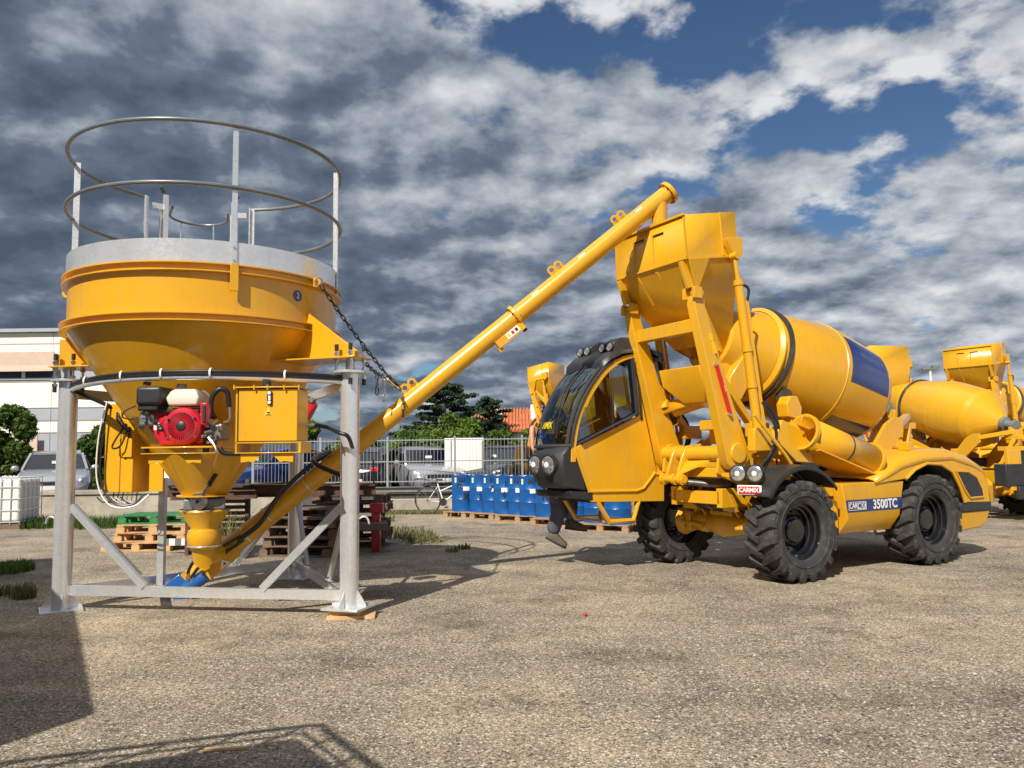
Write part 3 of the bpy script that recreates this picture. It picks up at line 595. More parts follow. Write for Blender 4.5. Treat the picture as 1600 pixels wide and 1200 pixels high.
# ladder at the back with safety hoop
for a, s in ((R(133), 1), (R(100), -1)):
    d = Vector((math.cos(a), math.sin(a), 0)); n = Vector((-d.y, d.x, 0)); M = Matrix((d, n, V(0, 0, 1))).transposed()
    p = MB(); p.box(vp(a, 1.44, 4.12), (.06, .05, 1.55), M); p.box(vp(a, 1.5, 4.05), (.03, .10, 1.4), M); p.build('ladder_stile', GALV, silo, True)
    h = vp(a, 1.46, 4.84); MB().tube([h, h + d * .06 + V(0, 0, .10), h + d * .02 + n * .05 * s + V(0, 0, .17)], .022, 8).build('handle', DSTEEL, silo, True)
    MB().box(vp(a, 1.45, 4.74) + n * .08 * s, (.02, .16, .07), M).build('latch', GALV, silo, True)
hc = vp(R(116), 1.75, 4.76)
MB().tube([vp(R(129), 1.5, 4.78)] + [hc + Vector((.36 * math.cos(q), .36 * math.sin(q), 0)) for q in [R(206) - R(180) * i / 14 for i in range(15)]] + [vp(R(103), 1.5, 4.78)], .016, 8).build('ladder_hoop', GPIPE, silo, True)
for q in (150, 80): p = hc + Vector((.36 * math.cos(R(q)), .36 * math.sin(R(q)), 0)); MB().beam(p, p - V(0, 0, .9), .035, .006).build('hoop_strap', GALV, silo, True)
# round sticker
a = R(-31); d = Vector((math.cos(a), math.sin(a), 0)); M = frame(vp(a, 1.386, 3.22), (-d.y, d.x, 0), (0, 0, 1))
sk = MB().lathe([(.001, .004), (.058, .004), (.058, 0)], M, 20).build('sticker', NAVY, silo, True)
text('sticker_mark', '2', .085, WHITE, sk, WM[silo].inverted() @ M @ Matrix.Translation((0, 0, .006)), .001)

# outlet valve, ball joint
vb = MB(); vb.box((VX, VY, 1.075), (.42, .40, .12), Matrix.Rotation(.35, 3, 'Z')).build('valve_body', GREY, silo, True, .015)
MB().lathe([(.28, 1.015), (.28, 1.0), (.25, 1.0)], Mz, 6).build('valve_flange', GREY, silo, True)
MB().lathe([(.02, .03), (.085, .03), (.10, 0), (.10, -.04)], frame((VX + .02, VY - .235, 1.11), (1, 0, 0), (0, 0, 1)), 20).build('valve_quadrant', STEEL, silo, True)
lv = MB().beam((VX + .04, VY - .26, 1.12), (VX + .17, VY - .30, 1.30), .03, .016, (0, 1, 0)).build('valve_lever', STEEL, silo, True)
MB().cyl((VX + .155, VY - .298, 1.28), (VX + .235, VY - .32, 1.40), .022, n=10).build('lever_grip', HOSE, lv, True)
MB().lathe([(.25, 1.015), (.26, .995), (.145, .815), (.145, .80)], Mz, 36).build('outlet_cone', Y_, silo, True)
MB().lathe([(.135, .805), (.165, .79), (.178, .74), (.180, .70), (.172, .64), (.150, .60), (.135, .585)], Mz, 36).build('ball_joint', Y_, silo, True)
MB().lathe([(.176, .628), (.181, .622), (.176, .612)], Mz, 36).build('ball_band', GALV, silo, True)

# electrical cabinet hung on the left and its post
ca = R(-14); cM = Matrix.Rotation(ca, 3, 'Z')
cc = aty(190, 700, 8.45); cc.z = 1.70; cb = V(cc.x, cc.y + .16, 1.69)
cab_ = MB().box(cb, (.36, .30, .95), cM).build('control_cabinet', Y_, silo, True, .008)
MB().box(cb + cM @ V(.02, -.156, -.02), (.012, .012, .9), cM).build('cabinet_seam', YW, cab_, True)
MB().box(cb + cM @ V(.345, .02, -.32), (.17, .02, .30), cM).build('cabinet_bracket', Y_, silo, True)
MB().prism([cb + cM @ V(.02, -.153, .10), cb + cM @ V(.18, -.153, .10), cb + cM @ V(.18, -.153, -.10), cb + cM @ V(.06, -.153, -.10)], cM @ V(0, -.02, 0)).build('cabinet_door_plate', Y_, cab_, True, .003)
ps = aty(253, 840, 8.95); MB().bx(ps.x - .035, ps.x + .035, ps.y - .035, ps.y + .035, .16, 1.35).build('support_post', GALV, silo, True)
MB().tube(spline([leg_top(0, 2.30) + V(.1, -.05, 0), cb + V(-.12, -.1, .42), cb + V(-.02, -.2, .30), cb + V(.1, -.22, .18)], 8), .022, 8).build('cable_loom', HOSE, silo, True)
MB().tube(spline([cb + V(-.17, -.16, .50), cb + V(-.23, -.20, .1), cb + V(-.23, -.20, -.35), cb + V(-.08, -.22, -.6), cb + V(.16, -.2, -.62), cb + V(.3, -.15, -.5)], 8), .0085, 8).build('cable', WHITE, silo, True)
MB().tube(spline([cb + V(-.16, -.15, .48), cb + V(-.21, -.17, .1), cb + V(-.21, -.17, -.35), cb + V(-.05, -.19, -.58), cb + V(.14, -.17, -.6), cb + V(.22, -.1, -.5)], 8), .012, 8).build('cable', HOSE, silo, True)
for k in range(6):
    x = -.12 + k * .05
    MB().tube(spline([cb + V(x, -.05, -.47), cb + V(x - .02, -.06, -.55 - .01 * k), cb + V(x - .09, -.1, -.58), cb + V(x - .15, -.12, -.52)], 5), .006, 6).build('cable', WHITE if k in (3, 4) else HOSE, silo, True)
MB().tube(spline([cb + V(.05, -.18, .26), cb + V(-.06, -.24, .02), cb + V(.03, -.25, .02), cb + V(.10, -.2, .22), cb + V(.05, -.17, -.12)], 8), .010, 8).build('cable', HOSE, silo, True)

# engine on its tray
EY = 7.20
def ep(px, py, dy=0.0): return aty(px, py, EY + dy)
def ebox(px0, px1, py0, py1, y0, y1):   # box whose front face covers these pixels at depth EY+y0
    a = ep(px0, py1, y0); b = ep(px1, py0, y0); return MB().bx(a.x, b.x, EY + y0, EY + y1, a.z, b.z)
tr = ebox(220, 332, 697, 701, -.02, .85).build('tray', Y_, silo, True, .003)
ebox(219, 336, 707, 710, -.04, .92).build('tray', Y_, silo, True, .003)
for px in (227, 322):
    q = ep(px, 704, .06); MB().cyl((q.x, q.y, q.z - .024), (q.x, q.y, q.z + .024), .03, n=14).build('rubber_mount', BLK, silo, True)
    q = ep(px, 704, .42); MB().cyl((q.x, q.y, q.z - .024), (q.x, q.y, q.z + .024), .03, n=14).build('rubber_mount', BLK, silo, True)
def saddle(px0, px1, py0, py1):
    a = ep(px0, py0, .02); b = ep(px1, py1, .02); P = [(a.x, a.y, a.z), (b.x, a.y, a.z), (b.x, a.y, b.z), (b.x - .08, a.y, b.z + .01)]
    n = 10
    for i in range(n + 1):
        u = i / n; P.append((b.x - .12 - (b.x - a.x - .24) * u, a.y, b.z + .085 * math.sin(math.pi * u)))
    P += [(a.x + .08, a.y, b.z + .01), (a.x, a.y, b.z)]
    return MB().prism(P, (0, .012, 0)).build('saddle_bracket', Y_, silo, True, .002)
saddle(232, 314, 710, 724); saddle(376, 458, 708, 722)
eng = ebox(246, 318, 648, 696, .12, .45).build('engine', RED, silo, True, .03)
fcen = ep(284, 666, 0.02); Mf = frame(fcen, (1, 0, 0), (0, 0, 1))   # z axis towards the camera (-Y)
MB().lathe([(.172, -.12), (.178, -.05), (.168, -.012), (.14, .012), (.125, .014)], Mf, 40).build('fan_cover', RED, eng, True, smooth=30)
MB().lathe([(.124, .008), (.001, .008)], Mf, 40).build('fan_well', LINER, eng, True)
slot = MB().bx(-.0035, .0035, .052, .122, 0, .010).mesh('fan_rib', RED, 0)
for k in range(36):
    o = obj('fan_rib', slot, eng); M = WM[silo].inverted() @ Mf @ Matrix.Rotation(2 * math.pi * k / 36, 4, 'Z') @ Matrix.Translation((0, 0, .008)); o.matrix_basis = M
MB().lathe([(.001, .026), (.038, .026), (.046, .020), (.048, .006)], Mf, 28).build('starter_cup', BLK, eng, True)
MB().lathe([(.049, .010), (.049, .018), (.056, .018), (.056, .010)], Mf, 28).build('starter_ring', RED, eng, True)
for px, py in ((262, 654), (303, 652), (306, 682), (262, 684)): q = ep(px, py, .0); MB().cyl(q, q + V(0, -.02, 0), .011, n=8).build('bolt', STEEL, eng, True)
for px in (240, 247): ebox(px, px + 5, 661, 672, .105, .121).build('sticker', WHITE, eng, True)
MB().prism([ep(232, 640, .15), ep(262, 640, .15), ep(262, 690, .15), ep(248, 692, .15), ep(232, 668, .15)], (0, .25, 0)).build('engine_shroud', RED, eng, True, .015)
af = ebox(211, 252, 603, 633, .02, .34).build('air_filter', BLK, eng, True, .03, seg=3)
ebox(214, 246, 628, 642, .05, .30).build('filter_base', BLK, eng, True, .015); q = ep(230, 602, .18); MB().cyl(q, q + V(0, 0, .03), .035, n=14).build('filter_knob', BLK, af, True)
tk = MB(); a = ep(258, 634, .04); b = ep(311, 607, .04)
tk.loft([[(a.x + e, EY + .04 + f, z) for e, f in ((i, j), (b.x - a.x - i, j), (b.x - a.x - i, .36 - j), (i, .36 - j))] for z, i, j in ((a.z, .02, .02), (a.z + .07, .0, .0), (b.z - .02, .035, .02), (b.z, .06, .05))]).build('fuel_tank', CREAM, eng, True, .018, seg=3)
q = ep(284, 606, .18); MB().cyl(q, q + V(0, 0, .035), .05, .042, n=16).build('fuel_cap', GREY, eng, True, .004)
ebox(312, 324, 629, 664, .0, .12).build('switch_box', RED, eng, True, .01); ebox(315.5, 321, 633, 660, -.012, .0).build('switch_panel', BLK, eng, True, .003)
ebox(216, 240, 645, 666, .10, .3).build('carburettor', GREY, eng, True, .02); ebox(246, 312, 637, 645, .1, .4).build('linkage', BLK, eng, True, .01)
for k in range(9):
    rng = random.Random(k); q = ep(215 + rng.random() * 45, 640 + rng.random() * 30, .08); MB().cyl(q, q + V(rng.uniform(-.04, .04), -.04, rng.uniform(-.03, .03)), .012 + .01 * rng.random(), n=8).build('fitting', (STEEL, DSTEEL, BLK)[k % 3], eng, True)
MB().tube(spline([ep(213, 634, .05), ep(196, 642, .0), ep(192, 652, .02), ep(208, 656, .1)], 6), .006, 6).build('cable', HOSE, silo, True)
pm = ebox(325, 346, 663, 688, .1, .32).build('hydraulic_pump', GREY, silo, True, .015)
for k in range(7):
    rng = random.Random(40 + k); q = ep(324 + rng.random() * 24, 656 + rng.random() * 36, .07); MB().cyl(q, q + V(.05 * rng.uniform(-1, 1), -.05, .05 * rng.uniform(-1, 1)), .014, n=8).build('fitting', (STEEL, GREY)[k % 2], pm, True)
ebox(314, 328, 668, 694, .14, .34).build('coupling', BLK, silo, True, .01)
MB().tube(spline([ep(336, 654, .15), ep(330, 640, .12), ep(332, 620, .1), ep(343, 608, .1), ep(355, 613, .12), ep(358, 636, .14)], 7), .024, 10).build('hose', HOSE, silo, True)
MB().tube(spline([ep(358, 636, .14), ep(358, 655, .14), ep(350, 660, .15)], 6), .014, 8).build('pipe', STEEL, silo, True)
MB().tube(spline([ep(326, 684, .05), ep(335, 696, .03), ep(338, 708, .02), ep(332, 703, .05)], 6), .013, 8).build('pipe', STEEL, silo, True)
MB().tube(spline([ep(344, 700, .1), ep(350, 708, .1), ep(372, 709, .15), ep(380, 706, .3)], 6), .022, 10).build('hose', HOSE, silo, True)
# hydraulic tank
tkY = .02
ht_ = ebox(372, 465, 607, 690, tkY, tkY + .38).build('hydraulic_tank', Y_, silo, True, .006)
ebox(364, 469, 603, 606.5, tkY - .03, tkY + .41).build('tank_lid', Y_, ht_, True, .003)
for px in (366, 397, 418, 444, 467): q = ep(px, 605, tkY - .03); MB().cyl(q + V(0, 0, -.022), q + V(0, 0, .022), .008, n=6).build('lid_bolt', Y_, ht_, True)
ebox(367, 371.5, 606, 708, tkY, tkY + .38).build('tank_leg', Y_, ht_, True, .003); ebox(466, 470, 690, 708, tkY, tkY + .38).build('tank_leg', Y_, ht_, True, .003)
ebox(367, 468, 690, 693, tkY, tkY + .38).build('tank_shelf', Y_, ht_, True); ebox(366, 470, 706, 709, tkY - .03, tkY + .85).build('tank_shelf', Y_, ht_, True, .003)
q = ep(417, 600, .2); MB().cyl(q + V(0, 0, -.02), q + V(0, 0, .03), .04, n=14).build('tank_cap', BLK, ht_, True)
lg = ebox(416.5, 425, 611, 632, tkY - .02, tkY).build('level_gauge', BLK, ht_, True, .008)
for py in (613.8, 628.6): q = ep(420.7, py, tkY - .022); MB().cyl(q, q + V(0, -.008, 0), .016, n=14).build('gauge_bolt', WHITE, lg, True)
ebox(419, 422.5, 618, 625, tkY - .026, tkY - .018).build('gauge_tube', WHITE, lg, True)
sg = MB().prism([ep(413, 649, tkY), ep(426, 649, tkY), ep(419.5, 637, tkY)], (0, -.004, 0)).build('warning_sign', STICK, ht_, True)
ebox(417, 422, 643.5, 645.5, tkY - .007, tkY - .003).build('warning_mark', INK, sg, True); ebox(416, 423, 647, 648, tkY - .007, tkY - .003).build('warning_mark', INK, sg, True)
vm = MB(); q = ep(478, 640, .95); vm.box(q, (.17, .13, .22), Matrix.Rotation(.5, 3, 'Y')).build('vibrator', RED, silo, True, .03)
MB().box(q + V(.05, -.02, .10), (.1, .12, .05), Matrix.Rotation(.5, 3, 'Y')).build('vibrator_lid', GREY, silo, True, .01)
MB().cyl(ep(466, 622, .4), ep(483, 623, .45), .022, n=10).build('pipe', STEEL, silo, True)
MB().cyl(ep(466, 664, .35), ep(492, 664, .38), .018, n=10).build('pipe', STEEL, silo, True)
MB().tube(spline([ep(490, 664, .38), ep(512, 668, .4), ep(530, 676, .42), ep(545, 684, .45), leg_top(1, 1.55) + V(.02, .15, 0)], 7), .020, 10).build('hose', HOSE, silo, True)
for (a_, z0, z1) in ((R(-118), 1.25, 2.45), (R(-62), 1.25, 2.5)):      # welded seams on the cone
    MB().tube([vp(a_ + .25 * (z - z0), cone_r(z), z) for z in [z0 + (z1 - z0) * i / 12 for i in range(13)]], .005, 6).build('weld_seam', Y_, silo, True)

# timber pads under the right foot
L = LEGS[1]
t = tag(MB().box((L.x + .03, L.y - .02, .0175), (.46, .26, .035), Matrix.Rotation(.12, 3, 'Z')).build('timber_board', WOODP, None, bevel=.003), 'pale timber board under the right silo foot', 'board')
t = tag(MB().box((L.x - .01, L.y, .060), (.30, .24, .05), Matrix.Rotation(-.1, 3, 'Z')).build('timber_block', WOODN, None, bevel=.003), 'short timber block between board and right silo foot', 'block')

# ================================================================== AUGER
AA = aty(298, 905, 9.1); AB = aty(1046, 300, 9.9)
aug = thing('screw_conveyor', 'long yellow screw conveyor tube rising from silo to mixer hopper', 'conveyor', (AA.x, AA.y, 0))
ad = (AB - AA).normalized(); AL = (AB - AA).length; an = ad.cross(V(0, 0, 1)).normalized(); au = an.cross(ad)   # au: up-ish normal
def apx(px):      # point on the auger axis that projects to column px
    lo, hi = 0.0, AL * 1.05
    for _ in range(50):
        mid = (lo + hi) / 2; p = AA + ad * mid - V(0, 0, CAMH)
        x = 800 + FPX * p.dot(c_r) / p.dot(c_f)
        if x < px: lo = mid
        else: hi = mid
    return lo
def ap(s, n=0.0, u=0.0): return AA + ad * s + an * n + au * u
AR = .112
Ma = frame(AA, an, au.cross(ad) if False else ad.cross(an)); Ma = zframe(AA, ad)
MB().lathe([(.001, .02), (AR, .02), (AR, AL), (.001, AL)], Ma, 40).build('tube', Y_, aug, True)
def aflange(s, r, w, nb):
    f = MB().lathe([(AR, s - w / 2), (r, s - w / 2), (r, s + w / 2), (AR, s + w / 2)], Ma, 36).build('flange', Y_, aug, True)
    for k in range(nb):
        a = 2 * math.pi * k / nb; x = Ma @ V((r + AR) / 2 * math.cos(a), (r + AR) / 2 * math.sin(a), s)
        MB().cyl(x - ad * (w / 2 + .014), x + ad * (w / 2 + .014), .010, n=6).build('bolt', DSTEEL, f, True)
sF = apx(805); aflange(sF, .152, .045, 10); aflange(AL - .02, .152, .05, 10); MB().lathe([(.03, AL), (.03, AL + .06), (.001, AL + .06)], Ma, 12).build('shaft_end', DSTEEL, aug, True)
for px in (978, 880, 652):
    s = apx(px)
    for off in (0,):
        pts = [ap(s - .15, 0, AR - .02), ap(s + .15, 0, AR - .02), ap(s + .15, 0, AR + .03), ap(s + .10, 0, AR + .09), ap(s + .02, 0, AR + .115), ap(s - .08, 0, AR + .10), ap(s - .14, 0, AR + .05)]
        lug = MB()
        # plate with two real holes: two rings and a base web
        for q in (-.055, .05): lug.lathe([(.030, -.008), (.056, -.008), (.056, .008), (.030, .008), (.030, -.008)], frame(ap(s + q, 0, AR + .055), ad, au), 18)
        lug.prism([ap(s - .12, -.008, AR - .02), ap(s + .12, -.008, AR - .02), ap(s + .10, -.008, AR + .03), ap(s - .10, -.008, AR + .03)], an * .016)
        lug.build('lifting_lug', Y_, aug, True)
# discharge spout
sS = AL - .20; c = ap(sS, 0, -.02)
MB().lathe([(.105, 0), (.098, -.30), (.090, -.30), (.09, -.02)], Matrix.Translation(c), 28).build('spout', Y_, aug, True)
# junction box under the tube, with pictogram plate
sB = apx(785); n_ = 1
M3 = Matrix((ad, an, au)).transposed()
jb = MB().box(ap(sB, .06, -AR - .03), (.42, .09, .10), M3).build('junction_box', Y_, aug, True, .004)
pl = MB().box(ap(sB + .04, .108, -AR - .02), (.19, .004, .075), M3).build('pictogram_plate', PAPER, jb, True)
for k, cM_ in enumerate((STICK, RED, INK)): MB().box(ap(sB - .02 + .058 * k, .111, -AR - .02), (.036, .003, .040), M3).build('pictogram', cM_, pl, True)
MB().box(ap(sB - .2, .05, -AR - .09), (.06, .05, .06), M3).build('bracket', YW, jb, True); MB().box(ap(sB + .19, .05, -AR - .09), (.05, .04, .04), M3).build('bracket', BLK, jb, True)
for px, q in ((840, .06), (912, .02), (1000, .0)):      # chipped paint
    s = apx(px); M = Ma
    a_ = math.atan2((an * .8 + au * .6).dot(Ma.to_3x3() @ V(0, 1, 0)), (an * .8 + au * .6).dot(Ma.to_3x3() @ V(1, 0, 0)))
    MB().lathe([(AR + .0015, s - .05), (AR + .0015, s + .05)], Ma, 4, a_ - .12, a_ + .08).build('paint_scuff', PAPER, aug, True)
# inlet elbow to the ball joint, blue gearbox, motor and hoses
inl = ap(.42, 0, .02)
MB().tube([(VX, VY, .60), (VX - .005, VY, .50), inl + V(.02, 0, .06), inl], [.125, .125, .14, .15], 30).build('inlet', Y_, aug, True)
MB().lathe([(AR, -.02), (.16, -.02), (.16, .02), (AR, .02)], Ma, 4).build('boot_flange', Y_, aug, True)
gb = MB().box(ap(-.13, 0, 0), (.22, .26, .25), M3).build('gearbox', mat('gear_blue', (.008, .10, .36), .35, coat=.3, dirt=.25, dirtcol=(.03, .05, .09)), aug, True, .012)
GB = MATS['gear_blue']
MB().box(ap(-.20, .02, -.16), (.17, .20, .16), M3).build('gearbox_foot', GB, gb, True, .01)
MB().cyl(ap(-.06, .16, -.06), ap(.20, .19, -.08), .075, n=20).build('hydraulic_motor', GB, aug, True, .008)
for u in (.03, -.03): MB().cyl(ap(.02, .22, u - .03), ap(.10, .24, u + .03), .018, n=10).build('hose_fitting', STEEL, aug, True)
MB().tube(spline([ap(.08, .24, .06), ap(.25, .27, .12), ap(.55, .22, .05), ap(.75, .18, .02)], 7), .018, 10).build('hose', HOSE, aug, True)
MB().tube(spline([ap(.08, .24, .0), ap(.28, .26, .04), ap(.55, .2, -.02), ap(.75, .16, -.04)], 7), .018, 10).build('hose', HOSE, aug, True)
MB().tube(spline([ap(.7, .18, .0), ap(1.0, .2, -.01), ap(1.35, .16, .10), ap(1.75, .05, .15), ap(2.1, .12, .13), (-2.1, 8.3, 1.52), leg_top(1, 1.35) + V(-.05, .14, 0)], 8), .027, 10).build('hose', HOSE, aug, True)
gp_ = MB().box(ap(.42, .19, -.10), (.42, .02, .11), M3).build('guard_plate', Y_, aug, True, .003)
wp = MB().prism([ap(.36, .202, -.14), ap(.50, .202, -.14), ap(.44, .202, -.06)], an * .003).build('warning_sign', PAPER, gp_, True)
MB().prism([ap(.415, .206, -.125), ap(.46, .206, -.125), ap(.44, .206, -.09)], an * .002).build('warning_mark', GREEN, wp, True)
for k, px in enumerate((480, 420, 385)):
    s = apx(px); MB().lathe([(AR + .001, s - .006), (AR + .004, s - .006), (AR + .004, s + .006), (AR + .001, s + .006)], Ma, 30).build('hose_strap', GALV, aug, True)

# chains
def link_mesh():
    pts = [V(.030 + .016 * math.cos(a), 0, .016 * math.sin(a)) for a in [R(-90 + 30 * i) for i in range(7)]] + [V(-.030 + .016 * math.cos(a), 0, .016 * math.sin(a)) for a in [R(90 + 30 * i) for i in range(7)]]
    return MB().tube(pts, .0065, 6, closed=True).mesh('link', DSTEEL, 60)
LINK = link_mesh()
def chain(label, p0, p1, sag, m=None, pitch=.072):
    p0, p1 = Vector(p0), Vector(p1); t = thing('chain', label, 'chain', p0); L = (p1 - p0).length; n = max(2, int(L / pitch)); prev = p0
    P = [p0 + (p1 - p0) * (i / n) - V(0, 0, sag * 4 * (i / n) * (1 - i / n)) for i in range(n + 1)]
    me = LINK
    if m is not None: me = LINK.copy(); me.materials[0] = m
    for i in range(n):
        d = (P[i + 1] - P[i]); o = obj('link', me, t); q = d.to_track_quat('X', 'Z').to_matrix().to_4x4() @ Matrix.Rotation(math.pi / 2 * (i % 2) + .4, 4, 'X')
        o.matrix_basis = Matrix.Translation((P[i] + P[i + 1]) / 2 - p0) @ q
    return t
s_l = apx(650); lugp = ap(s_l - .09, 0, AR + .08)
ch0 = vp(R(-24), 1.51, 3.385); mid = ch0 + (lugp - ch0) * .80 - V(0, 0, .03)
t = tag(MB().lathe([(.030, -.009), (.045, -.009), (.045, .009), (.030, .009), (.030, -.009)], frame(ch0, (0, 0, 1), (1, -.4, 0)), 14).build('shackle', STEEL), 'bright shackle fixing the long chain to the silo rim', 'shackle')
chain('long dark chain from silo rim down to the conveyor', ch0 + V(.02, -.01, -.03), mid, .03)
def turnbuckle(label, a, b, m):
    a, b = Vector(a), Vector(b); t = thing('turnbuckle', label, 'turnbuckle', a); d = (b - a).normalized(); s = d.cross(V(0, 0, 1)).normalized()
    for k in (1, -1): MB().cyl(a + (b - a) * .2 + s * .016 * k, a + (b - a) * .8 + s * .016 * k, .007, n=8).build('frame_bar', m, t, True)
    for q in (.2, .8): MB().beam(a + (b - a) * (q - .03), a + (b - a) * (q + .03), .05, .026).build('frame_end', m, t, True)
    MB().cyl(a, a + (b - a) * .42, .008, n=8).build('screw_eye', DSTEEL, t, True); MB().cyl(b, a + (b - a) * .58, .008, n=8).build('screw_eye', DSTEEL, t, True)
turnbuckle('dark turnbuckle at the lower end of the long chain', mid, lugp + V(0, 0, .02), DSTEEL)
lt = leg_top(1, 2.50) + V(.16, .02, 0)
m2 = lt + (lugp - lt) * .45
chain('short dark chain tied to the right silo leg top', lt, m2, .015)
turnbuckle('bright turnbuckle between the short chain and the conveyor lug', m2, lugp - V(0, 0, .02), STEEL)
chain('loose chain tail hanging from the short chain', lt + (lugp - lt) * .28, lt + (lugp - lt) * .28 - V(0, 0, .24), 0)
chain('bright loose chain tail hanging from the turnbuckles', mid + V(-.02, 0, -.01), mid + V(-.02, 0, -.34), 0, STEEL)
q = ap(apx(632), .115, .03); chain('small rusty chain hanging on the conveyor tube side', q, q - V(.0, 0, .15), 0, RUST)
# ================================================================== SELF-LOADING MIXER (x: towards its rear, y: far side, z: up)
TRZ = R(30.0); TO = Vector((3.36, 9.65, 0)) - Vector((math.sin(TRZ), -math.cos(TRZ), 0)) * 1.05
mx = thing('concrete_mixer_truck', 'yellow self loading concrete mixer under the screw conveyor, blue stripe on its side', 'mixer truck', TO, TRZ, 'yellow self loading mixers in the yard')
TI = WM[mx].inverted()
def tl(px, py, y):       # pixel -> local point on the plane local y
    d = (TI.to_3x3() @ ray(px, py)); c = TI @ V(0, 0, CAMH); return c + d * ((y - c.y) / d.y)
def B(x0, x1, y0, y1, z0, z1): return MB().bx(x0, x1, y0, y1, z0, z1)
def sidep(pts, y, th): return MB().prism([(x, y, z) for x, z in pts], (0, th, 0))
# ---- wheels
TW, TR_ = .42, .60
def tyre_mesh():
    m = MB(); prof = [(.335, -.17), (.36, -.19), (.46, -.212), (.535, -.205), (.562, -.165), (.568, 0), (.562, .165), (.535, .205), (.46, .212), (.36, .19), (.335, .17)]
    m.lathe(prof + [(.335, -.17)], Matrix.Identity(4), 64)
    for r_ in (.42, .50):
        for s in (1, -1): m.lathe([(r_, s * .2045), (r_ + .006, s * .216), (r_ + .012, s * .2075)], Matrix.Identity(4), 64)
    N = 19
    for s in (1, -1):
        for k in range(N):
            a0 = 2 * math.pi * (k + (.5 if s > 0 else 0)) / N
            path = [(.222, .500, 0), (.222, .575, .00), (.205, .604, .01), (.10, .610, .10), (-.015, .610, .20)]   # v, outer radius, angle shift
            secs = []
            for i, (v, ro, da) in enumerate(path):
                hw = .060 if i > 2 else .084
                if i >= 3: hw = .074
                ri = ro - (.05 if i else .03)
                a = a0 + da; vv = v * s
                ring = []
                if i == 0: vi = .195 * s; ring = [(vi, ro, a - hw), (vi, ro, a + hw), (vv, ro, a + hw), (vv, ro, a - hw)]
                elif i == 1: vi = .185 * s; ring = [(vi, ro - .03, a - hw), (vi, ro - .03, a + hw), (vv, ro, a + hw * .9), (vv, ro, a - hw * .9)]
                else: ring = [(vv, ri, a - hw), (vv, ri, a + hw), (vv, ro, a + hw * .72), (vv, ro, a - hw * .72)]
                secs.append([V(r * math.cos(t_), r * math.sin(t_), v_) for v_, r, t_ in ring])
            m.loft(secs, True, True)
    return m.mesh('tyre', RUB, 40)
def rim_mesh():
    m = MB(); prof = [(.345, .175), (.352, .165), (.335, .15), (.325, .10), (.30, .09), (.295, .03), (.275, .02), (.27, -.03), (.20, -.04), (.195, .02), (.165, .045), (.15, .045)]
    m.lathe(prof, Matrix.Identity(4), 48); m.lathe([(.15, .045), (.15, .06), (.135, .075), (.06, .08), (.001, .08)], Matrix.Identity(4), 36)
    m.lathe([(.345, -.175), (.33, -.15), (.32, -.05), (.27, -.03)], Matrix.Identity(4), 48)
    for k in range(10):
        a = 2 * math.pi * k / 10; m.cyl((.225 * math.cos(a), .225 * math.sin(a), -.04), (.225 * math.cos(a), .225 * math.sin(a), .0), .015, n=6)
    return m.mesh('wheel', BLKG, 35)
TYRE, RIM = tyre_mesh(), rim_mesh()
WB = 2.60
for x, y, st in ((0, -1.05, 0), (0, 1.05, 0), (WB, -1.05, 0), (WB, 1.05, 0)):
    w = obj('wheel', RIM, mx); w.matrix_basis = Matrix.Translation((x, y, TR_)) @ Matrix.Rotation(st, 4, 'Z') @ Matrix.Rotation(math.pi / 2 if y < 0 else -math.pi / 2, 4, 'X') @ Matrix.Rotation(.3 * x + .1, 4, 'Z')
    o = obj('tyre', TYRE, w)
# ---- axles
def axle(x):
    a = MB(); a.lathe([(.02, -.74), (.10, -.72), (.11, -.50), (.135, -.46), (.135, -.34), (.12, -.32), (.15, -.16), (.185, 0), (.15, .16), (.12, .32), (.135, .34), (.135, .46), (.11, .50), (.10, .72), (.02, .74)], frame((x, 0, .60), (1, 0, 0), (0, 0, 1)), 14)
    o = a.build('axle', Y_, mx, bevel=.02)
    for s in (-1, 1):
        MB().cyl((x, s * .68, .60), (x, s * .80, .60), .15, .20, n=20).build('hub_carrier', Y_, o); B(x - .16, x + .16, s * .60 - .05, s * .60 + .05, .48, .74).build('knuckle', Y_, o, bevel=.02)
        MB().cyl((x - .15, s * .70, .60), (x - .15, s * .3, .57), .028, n=10).build('tie_rod', Y_, o)
        for k in range(6):
            an_ = k * math.pi / 3; MB().cyl((x + .12 * math.cos(an_), s * .66, .6 + .12 * math.sin(an_)), (x + .12 * math.cos(an_), s * .70, .6 + .12 * math.sin(an_)), .016, n=6).build('bolt', YW, o)
    return o
axle(0); axle(WB)
MB().beam((-.02, -.20, .76), (-.02, .20, .76), .22, .08).build('axle_pad', Y_, mx, bevel=.015)
# ---- chassis
for s in (-1, 1):
    MB().beam((-.55, s * .42, .98), (3.85, s * .42, .98), .10, .24).build('chassis_rail', Y_, mx, bevel=.006)
for x in (-.5, .7, 1.6, 2.4, 3.6): MB().beam((x, -.42, .98), (x, .42, .98), .10, .16).build('cross_member', Y_, mx, bevel=.006)
MB().bx(.75, 2.0, -.5, .5, .62, .86).build('gearbox', DSTEEL, mx, bevel=.03)
for y in (-.16, -.05, .06, .2): MB().tube(spline([(-.3, y, 1.06), (-.38, y + .05, .92), (-.2, y, .80), (.1, y + .1, .78)], 6), .02, 8).build('hose', HOSE if y < 0 else DSTEEL, mx)
